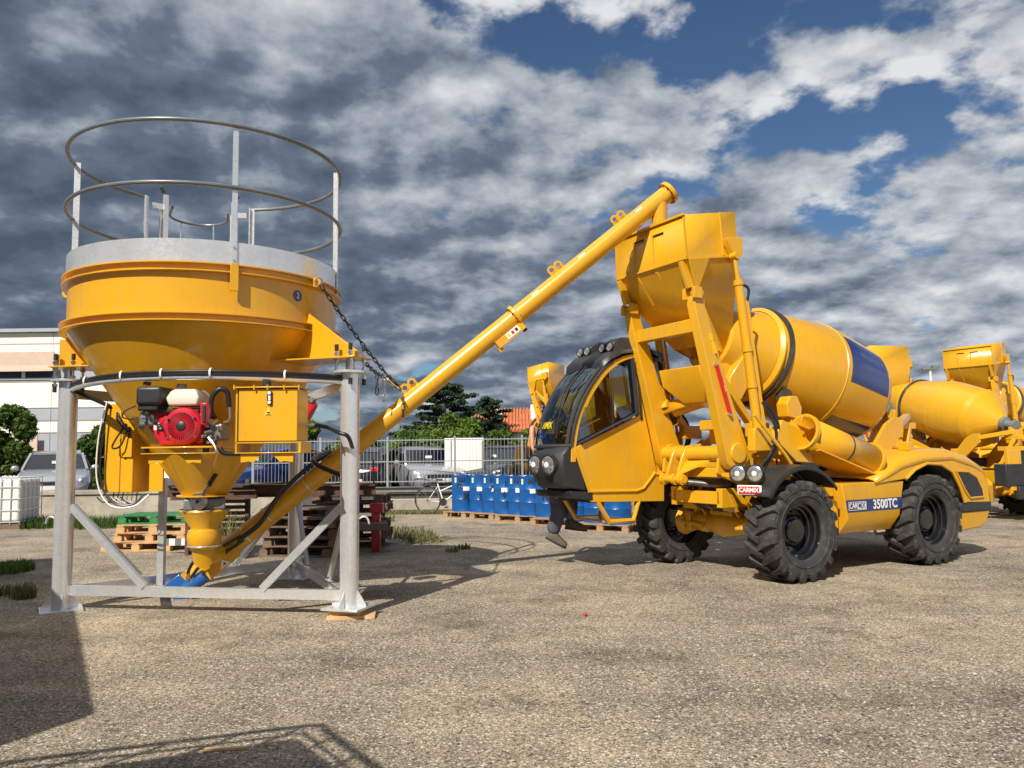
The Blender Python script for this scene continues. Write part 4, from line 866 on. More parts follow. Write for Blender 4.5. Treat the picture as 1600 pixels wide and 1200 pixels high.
# front frame: side plates carrying the loader arms, open below so the axle shows
for s in (-1, 1):
    P = [(-.66, 1.30), (-.60, 1.62), (.05, 1.62), (.22, 1.36), (.30, 1.10), (.26, .90), (.10, .74), (-.10, .74), (-.16, .95), (-.30, 1.16), (-.50, 1.22)]
    sidep(P, s * .50 - .02, .04).build('side_plate', Y_, mx, bevel=.004)
    sidep([(-.34, 1.00), (-.30, 1.12), (.02, .98), (.0, .74), (-.10, .70)], s * .30 - .015, .03).build('axle_bracket', Y_, mx, bevel=.004)
    MB().prism([(-.42, s * .50, 1.02), (-.42, s * .24, 1.02), (-.30, s * .24, .80), (-.30, s * .50, .80)], (.02, 0, .01)).build('gusset_plate', Y_, mx)
MB().cyl((-.55, -.62, 1.54), (-.55, .62, 1.54), .095, n=28).build('cross_tube', Y_, mx)
MB().bx(-.60, -.46, -.48, .48, 1.24, 1.36).build('front_beam', Y_, mx, bevel=.01)
MB().bx(-.28, .3, -.46, .46, .86, 1.22).build('transfer_case', DSTEEL, mx, bevel=.03)
for k in range(9):
    rng = random.Random(70 + k); y = -.40 + .1 * k
    MB().tube(spline([(-.30, y, 1.16), (-.40, y + rng.uniform(-.06, .06), 1.0 + rng.uniform(-.05, .08)), (-.32, y + rng.uniform(-.1, .1), .86), (-.1, y, .78)], 6), .016, 8).build('hose', (HOSE, DSTEEL, YW)[k % 3], mx)
for y in (.06, .26):
    MB().prism([(-.43, y, 1.62), (-.50, y, 1.655), (-.62, y, 1.64), (-.69, y, 1.52), (-.80, y, 1.24), (-.72, y, 1.16), (-.60, y, 1.34), (-.45, y, 1.44)], (0, .04, 0)).build('link_plate', Y_, mx, bevel=.008)
MB().cyl((-.75, -.02, 1.21), (-.75, .38, 1.21), .05, n=16).build('link_pin', Y_, mx)
for y in (.0, .13, .34): MB().cyl((-.75, y, 1.21), (-.75, y + .05, 1.21), .075, n=20).build('link_eye', Y_, mx)
MB().prism([(-.62, .06, 1.42), (-.62, -.34, 1.43), (-.78, .06, 1.26)], (.0, 0, .025)).build('link_web', Y_, mx)
MB().cyl((-.70, .1, 1.18), (-.30, -.38, 1.12), .04, n=14).build('steer_cylinder', DSTEEL, mx)
# ---- loader arms
for s in (-1, 1):
    y = s * .61
    P = [(-.64, 1.42), (-.56, 1.34), (-.40, 1.34), (-.28, 1.46), (-.31, 1.66), (-.55, 2.25), (-.93, 3.36), (-.93, 3.50), (-1.06, 3.52), (-1.10, 3.36), (-.84, 2.30), (-.70, 1.70)]
    arm = sidep(P, y - .07, .14).build('loader_arm', Y_, mx, bevel=.008)
    MB().cyl((-.47, y - .10, 1.54), (-.47, y + .10, 1.54), .125, n=28).build('arm_boss', Y_, arm, bevel=.008)
    MB().cyl((-1.03, y - .10, 3.50), (-1.03, y + .10, 3.50), .055, n=18).build('pivot_pin', Y_, arm)
    B(-1.13, -1.0, y - .11, y - .06, 3.42, 3.56).build('pivot_ear', Y_, arm, bevel=.005); B(-1.13, -1.0, y + .06, y + .11, 3.42, 3.56).build('pivot_ear', Y_, arm, bevel=.005)
    # lift strut behind the arm
    MB().beam((-.72, y + .02, 2.58), (-.10, y + .02, 1.86), .08, .10, (0, 1, 0)).build('arm_strut', Y_, mx, bevel=.006)
    MB().bx(-.2, .12, y - .06, y + .06, 1.74, 1.92).build('strut_foot', Y_, mx, bevel=.01)
MB().beam((-.93, -.56, 3.12), (-.93, .56, 3.12), .13, .17).build('arm_crossbar', Y_, mx, bevel=.01)
rb = MB().beam((-.80, -.70, 2.62), (-.60, -.70, 2.02), .022, .075, (0, 1, 0)).build('safety_bar', RED, mx, bevel=.004)
MB().beam((-.715, -.712, 2.365), (-.69, -.712, 2.29), .006, .06, (0, 1, 0)).build('sticker', STICK, rb)
for q in ((-.80, 2.62), (-.60, 2.02)): MB().cyl((q[0], -.725, q[1]), (q[0], -.66, q[1]), .024, n=12).build('pin', STEEL, rb)
ws_ = MB().beam((-.885, -.686, 3.0), (-.80, -.686, 2.76), .004, .085, (0, 1, 0)).build('warning_sticker', STICK, mx)
MB().prism([(-.86, -.690, 2.90), (-.80, -.690, 2.92), (-.85, -.690, 2.97)], (0, -.002, 0)).build('warning_mark', INK, ws_)
# lift cylinder to the hopper (near side) and its twin
for s in (-1, 1):
    y = s * .80; a = V(-.52, y, 3.98); b = V(-.22, y, 1.72); d = (b - a).normalized()
    MB().cyl(a + d * .05, a + d * .42, .028, n=16).build('piston_rod', STEEL if s > 0 else Y_, mx)
    cy = MB().cyl(a + d * .30, b, .056, n=22).build('lift_cylinder', Y_, mx)
    for q in (.32, 1.15, 1.6): MB().cyl(a + d * q, a + d * (q + .05), .067, n=22).build('collar', Y_, cy)
    MB().cyl(a + V(0, -.05, 0), a + V(0, .05, 0), .045, n=16).build('rod_eye', Y_, cy)
    for k in (.075, .10): MB().cyl(a + d * .55 + V(k, -.02, 0), b + V(k, -.02, .1), .012, n=8).build('oil_pipe', Y_, cy)
    MB().tube(spline([a + d * .55 + V(.09, -.03, 0), a + d * .40 + V(.13, -.03, 0), a + d * .36 + V(.04, .02, .02)], 6), .018, 8).build('hose', HOSE, cy)
    MB().tube(spline([b + V(.08, -.03, .45), b + V(.22, -.08, .25), b + V(.26, -.08, .0), b + V(.10, -.1, -.2), b + V(.02, -.05, -.36)], 8), .022, 8).build('hose', HOSE, mx)
    MB().tube(spline([b + V(.05, -.03, .45), b + V(.16, -.1, .2), b + V(.19, -.1, .0), b + V(.05, -.12, -.2), b + V(-.02, -.05, -.34)], 8), .018, 8).build('hose', HOSE, mx)
    B(-.36, -.06, y - .06, y + .06, 1.56, 1.84).build('cylinder_mount', Y_, mx, bevel=.012)
MB().tube([(-.44, -.95, 2.0), (.0, -1.0, 1.52), (.10, -1.02, 1.38), (.06, -1.02, 1.33)], .02, 8).build('grab_rod', Y_, mx)
# ---- hopper
H = {}
top = [(-1.22, -.67, 4.44), (-1.22, .67, 4.44), (-.36, .67, 4.60), (-.36, -.67, 4.60)]
mid_ = [(-1.20, -.68, 3.90), (-1.20, .68, 3.90), (-.34, .68, 4.02), (-.34, -.68, 4.02)]
bot = [(-.60, -.25, 2.92), (-.60, .25, 2.92), (-.12, .25, 2.74), (-.12, -.25, 2.74)]
m = MB(); m.loft([top, mid_], True, False)
# lower part with cut corners
lowmid = [(-1.20, -.45, 3.90), (-1.20, .45, 3.90), (-.80, .68, 3.956), (-.34, .68, 4.02), (-.34, -.68, 4.02), (-.80, -.68, 3.956)]
apex = {1: (-.98, .55, 3.46), -1: (-.98, -.55, 3.46)}
m.add(mid_ + bot + [apex[-1], apex[1]], [(0, 1, 9, 5, 4, 8), (1, 2, 6, 5, 9), (2, 3, 7, 6), (3, 0, 8, 4, 7)])
hop = m.build('hopper', Y_, mx, solid=.014, smooth=20)
for y in (.28, -.10):     # stiffening ribs and lifting slots on the front
    MB().beam((-1.225, y, 4.32), (-1.205, y, 3.90), .02, .02, (0, 1, 0)).build('rib', Y_, hop); B(-1.232, -1.224, y - .20, y + .02, 4.30, 4.318).build('slot', INK, hop)
    MB().beam((-1.17, y, 3.86), (-.95, y * .8, 3.50), .05, .05, (0, 1, 0)).build('rib', Y_, hop, bevel=.004)
for s in (-1, 1):
    MB().beam((-1.21, s * .61, 3.88), (-1.10, s * .61, 3.56), .11, .05, (0, 1, 0)).build('hinge_bracket', Y_, hop, bevel=.006)
    MB().prism([(-.62, s * .69, 4.20), (-.36, s * .69, 4.24), (-.36, s * .69, 4.02), (-.46, s * .69, 3.92), (-.60, s * .69, 4.14)], (0, .10 * s, 0)).build('cylinder_bracket', Y_, hop, bevel=.005)
    MB().beam((-1.225, s * .672, 4.43), (-1.205, s * .684, 3.92), .018, .018, (0, 1, 0)).build('corner_bar', Y_, hop)
    B(-.30, -.18, s * .27 - .02, s * .27 + .02, 2.85, 3.10).build('spout_ear', Y_, hop, bevel=.004)
MB().beam((-1.213, -.69, 3.90), (-1.213, .69, 3.90), .02, .02).build('crease_bar', Y_, hop)
for s in (-1, 1):
    MB().beam((-1.20, s * .69, 3.90), (-.34, s * .69, 4.02), .018, .018).build('crease_bar', Y_, hop)
    MB().prism([(-1.19, s * .685, 3.89), (-.86, s * .685, 3.935), (-1.0, s * .60, 3.50)], (0, .03 * s, 0)).build('corner_gusset', Y_, hop, bevel=.003)
    MB().beam((-.62, s * .675, 4.555), (-.60, s * .69, 4.0), .02, .02, (0, 1, 0)).build('rib', Y_, hop)
B(-1.25, -1.22, -.69, .69, 4.425, 4.455).build('lip', Y_, hop, bevel=.003)
# ---- drum
DP = V(-.13, 0, 3.03); DT = R(13.5); du = V(math.cos(DT), 0, -math.sin(DT)); DM = frame(DP, (0, 1, 0), V(0, 1, 0).cross(du) * -1)
DM = frame(DP, V(math.sin(DT), 0, math.cos(DT)), V(0, 1, 0))      # local z = x cross y
if (DM.to_3x3() @ V(0, 0, 1)).dot(du) < 0: DM = frame(DP, V(math.sin(DT), 0, math.cos(DT)), V(0, -1, 0))
PROF = [(.38, -.10), (.42, -.08), (.46, .05), (.635, .66), (.675, .80), (.80, 1.72), (.80, 1.95), (.735, 2.72), (.68, 2.84), (.17, 3.30), (.001, 3.32)]
def prof_r(s):
    for (r0, s0), (r1, s1) in zip(PROF[:-1], PROF[1:]):
        if s0 <= s <= s1: return r0 + (r1 - r0) * (s - s0) / (s1 - s0)
    return .4
drum = MB().lathe([(.30, .30), (.32, -.08)] + PROF, DM, 72).build('drum', Y_, mx, smooth=14)
MB().lathe([(.665, .70), (.70, .70), (.70, .765), (.66, .765)], DM, 72).build('roller_band', DSTEEL, drum)
MB().lathe([(.62, .58), (.675, .615), (.675, .635), (.64, .66)], DM, 72).build('band_lip', Y_, drum)
MB().lathe([(.798, 1.708), (.807, 1.714), (.807, 1.726), (.798, 1.732)], DM, 72).build('weld_ring', Y_, drum)
def decal(s0, s1, a0, a1):
    m_ = MB(); n_s = 6; prof = [(prof_r(s0 + (s1 - s0) * i / n_s) + .003, s0 + (s1 - s0) * i / n_s) for i in range(n_s + 1)]
    m_.lathe(prof, DM, 12, a0, a1); return m_.build('blue_panel', NAVY, drum, smooth=60)
# angle that faces the near side, measured in drum frame
ez = DM.to_3x3().inverted() @ V(0, -1, 0); aN = math.atan2(ez.y, ez.x); eu = DM.to_3x3().inverted() @ V(0, 0, 1); aU = math.atan2(eu.y, eu.x)
sg = 1 if math.sin(aU - aN) > 0 else -1
for k in range(4):
    c_ = aN + sg * (R(17) + k * R(90)); decal(1.80, 2.69, c_ - R(26), c_ + R(26))
MB().lathe([(.12, 3.28), (.17, 3.32), (.17, 3.40), (.10, 3.42), (.10, 3.58), (.14, 3.58), (.14, 3.68), (.001, 3.70)], DM, 24).build('drive_motor', GREY, mx)
# drum rollers, mounts
for s in (-1, 1):
    rp = DM @ V(0, 0, .73); MB().cyl((rp.x - .04, s * .52, 2.30), (rp.x + .04, s * .52, 2.28), .10, n=20).build('roller', DSTEEL, mx)
    MB().prism([(rp.x - .14, s * .70, 2.00), (rp.x + .10, s * .70, 1.95), (rp.x + .13, s * .70, 2.12), (rp.x + .05, s * .70, 2.27), (rp.x - .08, s * .70, 2.27), (rp.x - .16, s * .70, 2.17)], (0, -.18 * s, 0)).build('roller_housing', Y_, mx, bevel=.012)
    MB().beam((rp.x, s * .62, 2.10), (.55, s * .45, 1.08), .14, .14).build('drum_post', Y_, mx, bevel=.01)
    MB().beam((-.1, s * .5, 1.55), (.75, s * .5, 2.02), .10, .12).build('drum_brace', Y_, mx, bevel=.01)
    # sloping drum cradle plates
    MB().prism([(.55, s * .66, 2.05), (.72, s * .66, 2.02), (1.85, s * .60, 1.50), (1.85, s * .60, 1.20), (1.35, s * .62, 1.30), (.55, s * .66, 1.78)], (0, -.05 * s, 0)).build('cradle_plate', Y_, mx, bevel=.006)
    MB().prism([(1.85, s * .62, 1.20), (2.55, s * .62, 1.92), (2.75, s * .62, 2.02), (2.95, s * .62, 2.02), (2.95, s * .62, 1.80), (2.45, s * .62, 1.40), (2.1, s * .62, 1.16)], (0, -.05 * s, 0)).build('rear_cradle', Y_, mx, bevel=.006)
    MB().beam((2.9, s * .58, 1.92), (3.6, s * .25, 2.05), .10, .10).build('rear_brace', Y_, mx, bevel=.01)
B(3.35, 3.75, -.30, .30, 1.86, 1.96).build('motor_shelf', Y_, mx, bevel=.01); B(3.38, 3.44, -.2, .2, 1.96, 2.16).build('motor_plate', Y_, mx, bevel=.008)
for s in (-1, 1): MB().beam((3.6, s * .26, 1.90), (3.2, s * .40, 1.10), .09, .09).build('rear_post', Y_, mx, bevel=.008)
# mouth funnel and discharge chute pieces at the drum mouth
MB().prism([(-.26, -.40, 2.52), (-.02, -.48, 2.86), (.14, -.48, 2.62), (-.10, -.42, 2.22), (-.3, -.40, 2.30)], (0, .80, 0)).build('mouth_funnel', Y_, mx, bevel=.01)
MB().loft([[(-.50, -.18, 2.20), (-.50, .22, 2.20), (-.20, .22, 2.14), (-.20, -.18, 2.14)], [(-.66, -.32, 2.44), (-.66, .46, 2.44), (-.12, .46, 2.40), (-.12, -.32, 2.40)], [(-.70, -.30, 2.66), (-.70, .48, 2.66), (-.05, .48, 2.72), (-.05, -.30, 2.72)]]).build('funnel_scoop', Y_, mx, bevel=.012)
MB().prism([(-.62, .1, 2.48), (-.50, .1, 2.66), (-.36, .1, 2.60), (-.40, .1, 2.36)], (0, .42, 0)).build('funnel_flap', Y_, mx, bevel=.01)
Mc = zframe((-.42, .50, 2.12), (.35, -1.0, .28))
MB().lathe([(.135, -.12), (.135, .80)], Mc, 18, R(120), R(330)).build('chute_pipe', Y_, mx, solid=.012); MB().cyl(Mc @ V(0, 0, .0), Mc @ V(0, 0, .82), .085, n=20).build('chute_arm', Y_, mx)
MB().lathe([(.20, -.22), (.18, -.02), (.12, .0)], Mc, 20, R(60), R(300)).build('chute_mouth', Y_, mx, solid=.012)
B(-.66, -.52, .18, .48, 2.50, 2.56).build('funnel_bracket', Y_, mx, bevel=.008)
for k, (x0, x1, y0, y1, z0, z1) in enumerate(((-.40, -.12, -.42, .05, 1.84, 1.97), (-.18, .12, -.16, .10, 1.66, 1.90), (.0, .35, -.55, .55, 1.34, 1.46))):
    MB().bx(x0, x1, y0, y1, z0, z1).build('frame_block', Y_, mx, bevel=.012)
# folded discharge chute slung on the near side
cA, cB = V(.42, -.93, 1.80), V(1.72, -.93, 1.42); Mch = zframe(cA, cB - cA); CL = (cB - cA).length
ch = MB().lathe([(.20, 0), (.20, CL)], Mch, 40).build('discharge_chute', Y_, mx, solid=.01)
for s_, w_ in ((.0, .05), (CL - .03, .05)): MB().lathe([(.20, s_), (.235, s_), (.235, s_ + w_), (.20, s_ + w_)], Mch, 40).build('chute_collar', Y_, ch)
MB().lathe([(.205, CL * .55), (.211, CL * .55), (.211, CL * .55 + .018), (.205, CL * .55 + .018)], Mch, 40).build('rubber_strap', HOSE, ch)
MB().prism([(.10, -.78, 1.95), (.50, -.78, 1.80), (.62, -.80, 1.40), (.30, -.80, 1.42), (-.05, -.78, 1.72)], (0, -.12, 0)).build('chute_guide', Y_, mx, bevel=.01)
MB().prism([(.50, -1.12, 1.56), (1.80, -1.12, 1.16), (1.80, -.72, 1.12), (.50, -.72, 1.50)], (0, 0, .02)).build('chute_tray', Y_, mx)
MB().tube([cA + V(-.03, -.1, .16), cA + V(-.13, -.12, .19), cA + V(-.14, -.1, .13)], .012, 8).build('chute_handle', Y_, ch)
MB().beam((1.66, -.95, 1.15), (1.86, -.93, 1.50), .05, .25, (0, 1, 0)).build('chute_stop', Y_, mx, bevel=.008)
# ---- front mudguard, lamps, badge
def mudguard(x, y0, y1, r, a0, a1, m, name):
    M = frame((x, (y0 + y1) / 2, TR_ + .04), (1, 0, 0), (0, 0, 1)); w = abs(y1 - y0) / 2
    return MB().lathe([(r - .06, -w), (r, -w + .02), (r + .015, 0), (r, w - .02), (r - .05, w)], M, 24, a0, a1).build(name, m, mx, solid=.012, smooth=50)
for s in (-1, 1): mudguard(.02, s * .84, s * 1.28, .74, R(38), R(148), BLK, 'mudguard')
for s in (-1, 1):
    MB().beam((-.60, s * .55, 1.28), (-.60, s * .95, 1.27), .04, .05).build('lamp_bar', Y_, mx)
    lm = MB(); 
    for q in (0, .20):
        o = V(-.66 + q * .35, s * (.86 + q), 1.30); M = zframe(o, V(-.93, .36 * s, 0))
        hd = MB().lathe([(.02, -.10), (.09, -.08), (.105, -.02), (.105, .02), (.092, .022)], M, 28).build('headlamp', BLK, mx)
        MB().lathe([(.092, .018), (.07, .030), (.001, .036)], M, 28).build('lens', GAUGE, hd, smooth=60)
        MB().lathe([(.035, .026), (.028, .040), (.001, .042)], M, 16).build('bulb', WHITE, hd)
bd = MB().box((-.63, -1.0, 1.105), (.02, .30, .115), Matrix.Rotation(R(20), 3, 'Z')).build('badge', WHITE, mx, bevel=.008)
Mb = frame((-.645, -1.004, 1.105), Matrix.Rotation(R(20), 3, 'Z') @ V(0, -1, 0), (0, 0, 1))
def logo(parent, M, s, dark, light):
    k = MB(); w, h = 1.62 * s, .50 * s; bdr = .055 * s
    for x0, x1, y0, y1 in ((-w, w, h - bdr, h), (-w, w, -h, -h + bdr), (-w, -w + bdr, -h + bdr, h - bdr), (w - bdr, w, -h + bdr, h - bdr)): k.bx(x0, x1, y0, y1, 0, .003)
    me = k.mesh('logo_border', light, 0, T=M); obj('logo_border', me, parent)
    pm = MB().bx(.05 * s, w - .12 * s, -h + .12 * s, h - .12 * s, -.0005, .0022).mesh('logo_panel', light, 0, T=M); obj('logo_panel', pm, parent)
    text('lettering', 'CAR', .92 * s, light, parent, M @ Matrix.Translation((-.76 * s, 0, .002)), .001, .012 * s, .82)
    text('lettering', 'MIX', .92 * s, dark, parent, M @ Matrix.Translation((.76 * s, 0, .0042)), .001, .012 * s, .82)
k = MB().bx(-.128, .128, -.042, .042, 0, .002).mesh('badge_field', RED, 0, T=Mb); obj('badge_field', k, bd)
text('lettering', 'CARMIX', .072, WHITE, bd, Mb @ Matrix.Translation((0, 0, .004)), .001, .002, .9)
# ---- side box between the wheels, with stripe and lettering
for s in (-1, 1):
    y = s * 1.17
    P = [(y, 1.14), (y, .70), (s * 1.02, .50), (s * .45, .50), (s * .45, 1.14)]
    sb = MB().loft([[(x0 + (sl if z < .9 else 0), yy, z) for yy, z in P] for x0, sl in ((.80, .10), (2.06, -.12))]).build('side_box', Y_, mx, bevel=.008)
    MB().prism([(.868, y - .003 * s, .930), (2.012, y - .003 * s, .930), (1.985, y - .003 * s, .775), (.892, y - .003 * s, .775)], (0, .006 * s, 0)).build('blue_stripe', NAVY, sb)
    if s < 0:
        Mt = frame((1.44, y - .008, .852), (1, 0, 0), (0, 0, 1))
        text('lettering', '3500TC', .165, WHITE, sb, Matrix.Translation((.20, 0, 0)) @ Mt, .001, .004, .92)
        logo(sb, Matrix.Translation((-.36, 0, 0)) @ Mt, .105, NAVY, WHITE)
    B(.55, .80, s * 1.05, s * .45, .98, 1.13).build('box_bracket', Y_, mx, bevel=.008); B(.66, .80, s * 1.10, s * .45, .52, .94).build('step_box', Y_, mx, bevel=.01)
    MB().tube([(1.7, s * .95, .50), (1.75, s * .95, .44), (1.95, s * .95, .44)], .02, 8).build('pipe', DSTEEL, mx)
# ---- rear engine hood with wheel arches
outer = [(1.45, 1.19), (1.75, 1.32), (2.02, 1.46), (2.5, 1.54), (3.15, 1.56), (3.65, 1.46), (3.93, 1.32), (4.04, 1.05), (4.07, .80)]
arch = [(3.40, .80), (3.30, 1.02), (3.12, 1.24), (2.88, 1.34), (2.55, 1.36), (2.28, 1.28), (2.08, 1.165)]
hood = MB()
# cross sections: rounded shoulder between side and top
def hood_ring(s, yo, dz): return [(x, yo, z - dz) for x, z in outer]
rings = []
for yo, dz in ((-1.19, .16), (-1.16, .07), (-1.08, .015), (-.9, 0), (0, -.01), (.9, 0), (1.08, .015), (1.16, .07), (1.19, .16)):
    rings.append([(x - (dz * .25 if x > 3.5 else 0), yo, z - dz * min(1, max(.12, (z - 1.0) * 2.2))) for x, z in outer])
hd_ = MB(); hd_.loft(rings, False, False)
hood_o = hd_.build('engine_hood', Y_, mx, solid=.02, smooth=50)
for s in (-1, 1):
    up_ = [(x - (.04 if x > 3.5 else 0), z - .16 * min(1, max(.12, (z - 1.0) * 2.2))) for x, z in outer]
    poly = up_ + arch
    MB().prism([(x, s * 1.19, z) for x, z in poly], (0, -.025 * s, 0)).build('wheel_arch', Y_, hood_o, bevel=.004)
    # arch liner
    m_ = MB(); m_.loft([[(x, s * 1.17, z) for x, z in arch], [(x, s * .62, z) for x, z in arch]], False, False); m_.build('arch_liner', LINER, hood_o, solid=.01)
    m_ = MB(); m_.tube([(x, s * 1.195, z) for x, z in arch], .022, 8); m_.build('arch_lip', Y_, hood_o)
    wpx = [(3.22, 1.235), (3.50, 1.225), (3.70, 1.15), (3.83, .98), (3.85, .86), (3.52, .855), (3.42, .95)]
    wn_ = MB().prism([(x, s * 1.195, z) for x, z in wpx], (0, .012 * s, 0)).build('side_grille', DGLASS, hood_o, bevel=.004)
    MB().tube([(x, s * 1.20, z) for x, z in wpx], .016, 8, closed=True).build('grille_trim', Y_, hood_o)
    # rear corner below
    B(3.30, 4.07, s * 1.19, s * .80, .66, .795).build('bumper', BLK, mx, bevel=.02)
    MB().prism([(3.22, s * 1.17, .66), (4.05, s * 1.17, .66), (4.0, s * 1.15, .50), (3.85, s * 1.14, .42), (3.20, s * 1.14, .38)], (0, -.4 * s, 0)).build('rear_corner', Y_, mx, bevel=.02)
    MB().prism([(3.02, s * 1.08, .55), (3.10, s * 1.08, 1.02), (3.42, s * 1.08, .80), (3.34, s * 1.08, .40), (3.2, s * 1.08, .40)], (0, -.35 * s, 0)).build('inner_guard', Y_, mx, bevel=.01)
B(3.95, 4.07, -.80, .80, .50, .80).build('rear_bumper', BLK, mx, bevel=.02)
B(3.70, 4.02, -1.1, 1.1, .80, 1.30).build('radiator', BLK, mx, bevel=.02)
MB().bx(2.45, 2.60, -1.0, -.85, 1.54, 1.66).build('hood_lug', Y_, mx, bevel=.01)
B(1.55, 2.1, -.30, .55, 1.2, 1.42).build('engine_block', LINER, mx, bevel=.02)

# ---- cab (far front corner)
CN, CF = .665, 1.53          # near and far side planes
arc = [(-2.03, 1.45), (-2.01, 1.71), (-1.95, 1.96), (-1.84, 2.21), (-1.68, 2.46), (-1.44, 2.71), (-1.17, 2.85), (-.98, 2.90)]
arcS = [(p.x, p.y) for p in spline([V(x, z, 0) for x, z in arc], 5)]
cabo = B(-1.72, -.50, CN + .02, CF - .02, .92, 1.02).build('cab_floor', BLK, mx)
for y, s in ((CN, -1), (CF, 1)):
    dp = [(-1.95, 1.64), (-1.75, 1.08), (-.98, 1.06), (-.84, 1.10), (-.66, 1.30), (-.68, 2.10), (-.95, 2.04)]
    dr = sidep(dp, y, .035 * -s).build('door', Y_, mx, bevel=.006)
    MB().tube([(x, y + .0, z) for x, z in [(-1.97, 1.62), (-1.76, 1.07), (-.98, 1.05), (-.86, 1.08), (-.65, 1.29)]], .020, 8).build('door_trim', Y_, dr)
    fp = [(x, z) for x, z in arcS]; inner = [(x + .075 * (1 if x < -1.3 else .5), z - (.0 if z < 2.2 else .055)) for x, z in arcS]
    m_ = MB(); m_.loft([[(x, y, z), (xi, y, zi), (xi, y - .045 * s, zi), (x, y - .045 * s, z)] for (x, z), (xi, zi) in zip(fp, inner)], True, True); m_.build('door_frame', Y_, dr, bevel=.006)
    win = [(-1.90, 1.67), (-.93, 2.06), (-1.00, 2.83)] + [(x, z) for x, z in reversed(inner) if z > 1.7 and x < -1.06]
    gl = MB(); gl.add([(x, y - .02 * s, z) for x, z in win], [tuple(range(len(win)))]); go = gl.build('door_window', GLASS, dr, smooth=0, fix=False)
    # dark ceramic border along the sill and rear edge
    for a_, b_ in (((-1.90, 1.70), (-.93, 2.10)), ((-.945, 2.06), (-1.01, 2.84))): MB().beam((a_[0], y - .016 * s, a_[1]), (b_[0], y - .016 * s, b_[1]), .008, .15, (0, 1, 0)).build('window_border', LINER, go)
    MB().prism([(x, y, z) for x, z in [(-.98, 2.90), (-.80, 2.90), (-.62, 1.30), (-.68, 1.30), (-.70, 2.08), (-.93, 2.04), (-1.0, 2.84)]], (0, -.05 * s, 0)).build('rear_pillar', Y_, mx, bevel=.006)
    rw = MB(); rw.add([(-.80, y - .02 * s, 2.88), (-.50, y - .02 * s, 2.86), (-.40, y - .02 * s, 2.28), (-.62, y - .02 * s, 2.20), (-.68, y - .02 * s, 2.3)], [(0, 1, 2, 3, 4)]); rw.build('rear_side_window', GLASS, mx, smooth=0, fix=False)
    MB().beam((-.51, y - .02 * s, 2.90), (-.40, y - .02 * s, 2.24), .035, .05, (0, 1, 0)).build('window_border', LINER, mx)
    sidep([(-1.74, 1.055), (-1.72, .93), (-.50, .89), (-.48, 1.34), (-.62, 1.32), (-.82, 1.06), (-.96, 1.04)], y - .008 * s, .05 * -s).build('cab_skirt', Y_, mx, bevel=.005)
    sidep([(-.64, 2.22), (-.64, 1.30), (-.40, 1.30), (-.36, 2.26)], y - .01 * s, .04 * -s).build('cab_panel', Y_, mx, bevel=.006)
# windscreen
wsr = []
for k in range(7):
    u = k / 6; y = CN + (CF - CN) * u; bl = .13 * math.sin(math.pi * u) ** .7
    wsr.append([(x - bl * (1 if z < 2.5 else .7), y, z) for x, z in arcS if 1.62 < z < 2.78])
m_ = MB(); m_.loft(wsr, False, False); wso = m_.build('windscreen', GLASS, mx, smooth=80, fix=False)
MB().tube([wsr[0][i] for i in range(len(wsr[0]))], .02, 8).build('screen_seal', LINER, wso); MB().tube(wsr[-1], .02, 8).build('screen_seal', LINER, wso)
MB().tube([r[0] for r in wsr], .03, 8).build('screen_seal', LINER, wso)
MB().tube([(x - .03, CN + .06, z) for x, z in arcS if 1.6 < z < 2.75], .03, 8).build('screen_border', LINER, wso)
Mw = frame((-2.125, 1.14, 1.93), (0, -1, 0), (.22, 0, .97)); text('lettering', 'CARMIX', .125, STICK, wso, Mw, .001, .002, .8); text('lettering', 'MAX', .115, NAVY, wso, Mw @ Matrix.Translation((-.02, -.14, 0)), .001, .002, .9)
for k, (ya, yb, x0) in enumerate(((.86, .92, 0), (.94, 1.0, .0))):
    MB().tube(spline([(-1.62, ya, 2.72), (-1.92, ya - .02, 2.42), (-2.06, ya - .04, 2.14)], 6), .012, 6).build('wiper_arm', HOSE, wso)
MB().tube(spline([(-1.90, .86, 2.40), (-2.08, .85, 2.05), (-2.14, .84, 1.76)], 6), .014, 6).build('wiper_blade', HOSE, wso)
# roof cap with lamp pods
rs = []
for u, w, zz in ((-1.52, .42, 2.74), (-1.49, .45, 2.81), (-1.38, .47, 2.90), (-1.20, .47, 2.985), (-.95, .46, 3.02), (-.62, .45, 3.0), (-.44, .42, 2.96), (-.42, .40, 2.93)):
    yc = (CN + CF) / 2; base = zz - (.10 if u > -1.7 else .07)
    rs.append([(u, yc - w, base), (u, yc - w * .96, zz - .03), (u, yc - w * .8, zz), (u, yc + w * .8, zz), (u, yc + w * .96, zz - .03), (u, yc + w, base)])
MB().loft(rs).build('roof', BLK, mx, smooth=60)
for y in (.82, 1.34):
    pd = MB().loft([[(u, y - w, z0), (u, y - w * .8, z1), (u, y + w * .8, z1), (u, y + w, z0)] for u, w, z0, z1 in ((-1.30, .15, 2.90, 3.05), (-1.15, .18, 2.94, 3.12), (-.85, .16, 2.98, 3.13), (-.62, .12, 2.97, 3.04))]).build('lamp_pod', BLK, mx, bevel=.02, smooth=60)
    for q in (-.085, .085):
        M = zframe((-1.315, y + q, 2.985), (-.98, -.12, .1)); l = MB().lathe([(.02, -.06), (.062, -.04), (.066, .02), (.056, .025)], M, 22).build('work_lamp', BLK, pd); MB().lathe([(.056, .02), (.001, .038)], M, 22).build('lens', GAUGE, l)
MB().lathe([(.07, 0), (.075, .02), (.07, .10), (.04, .135), (.001, .14)], Matrix.Translation((-.80, .74, 3.03)), 20).build('beacon', ORANGE, mx)
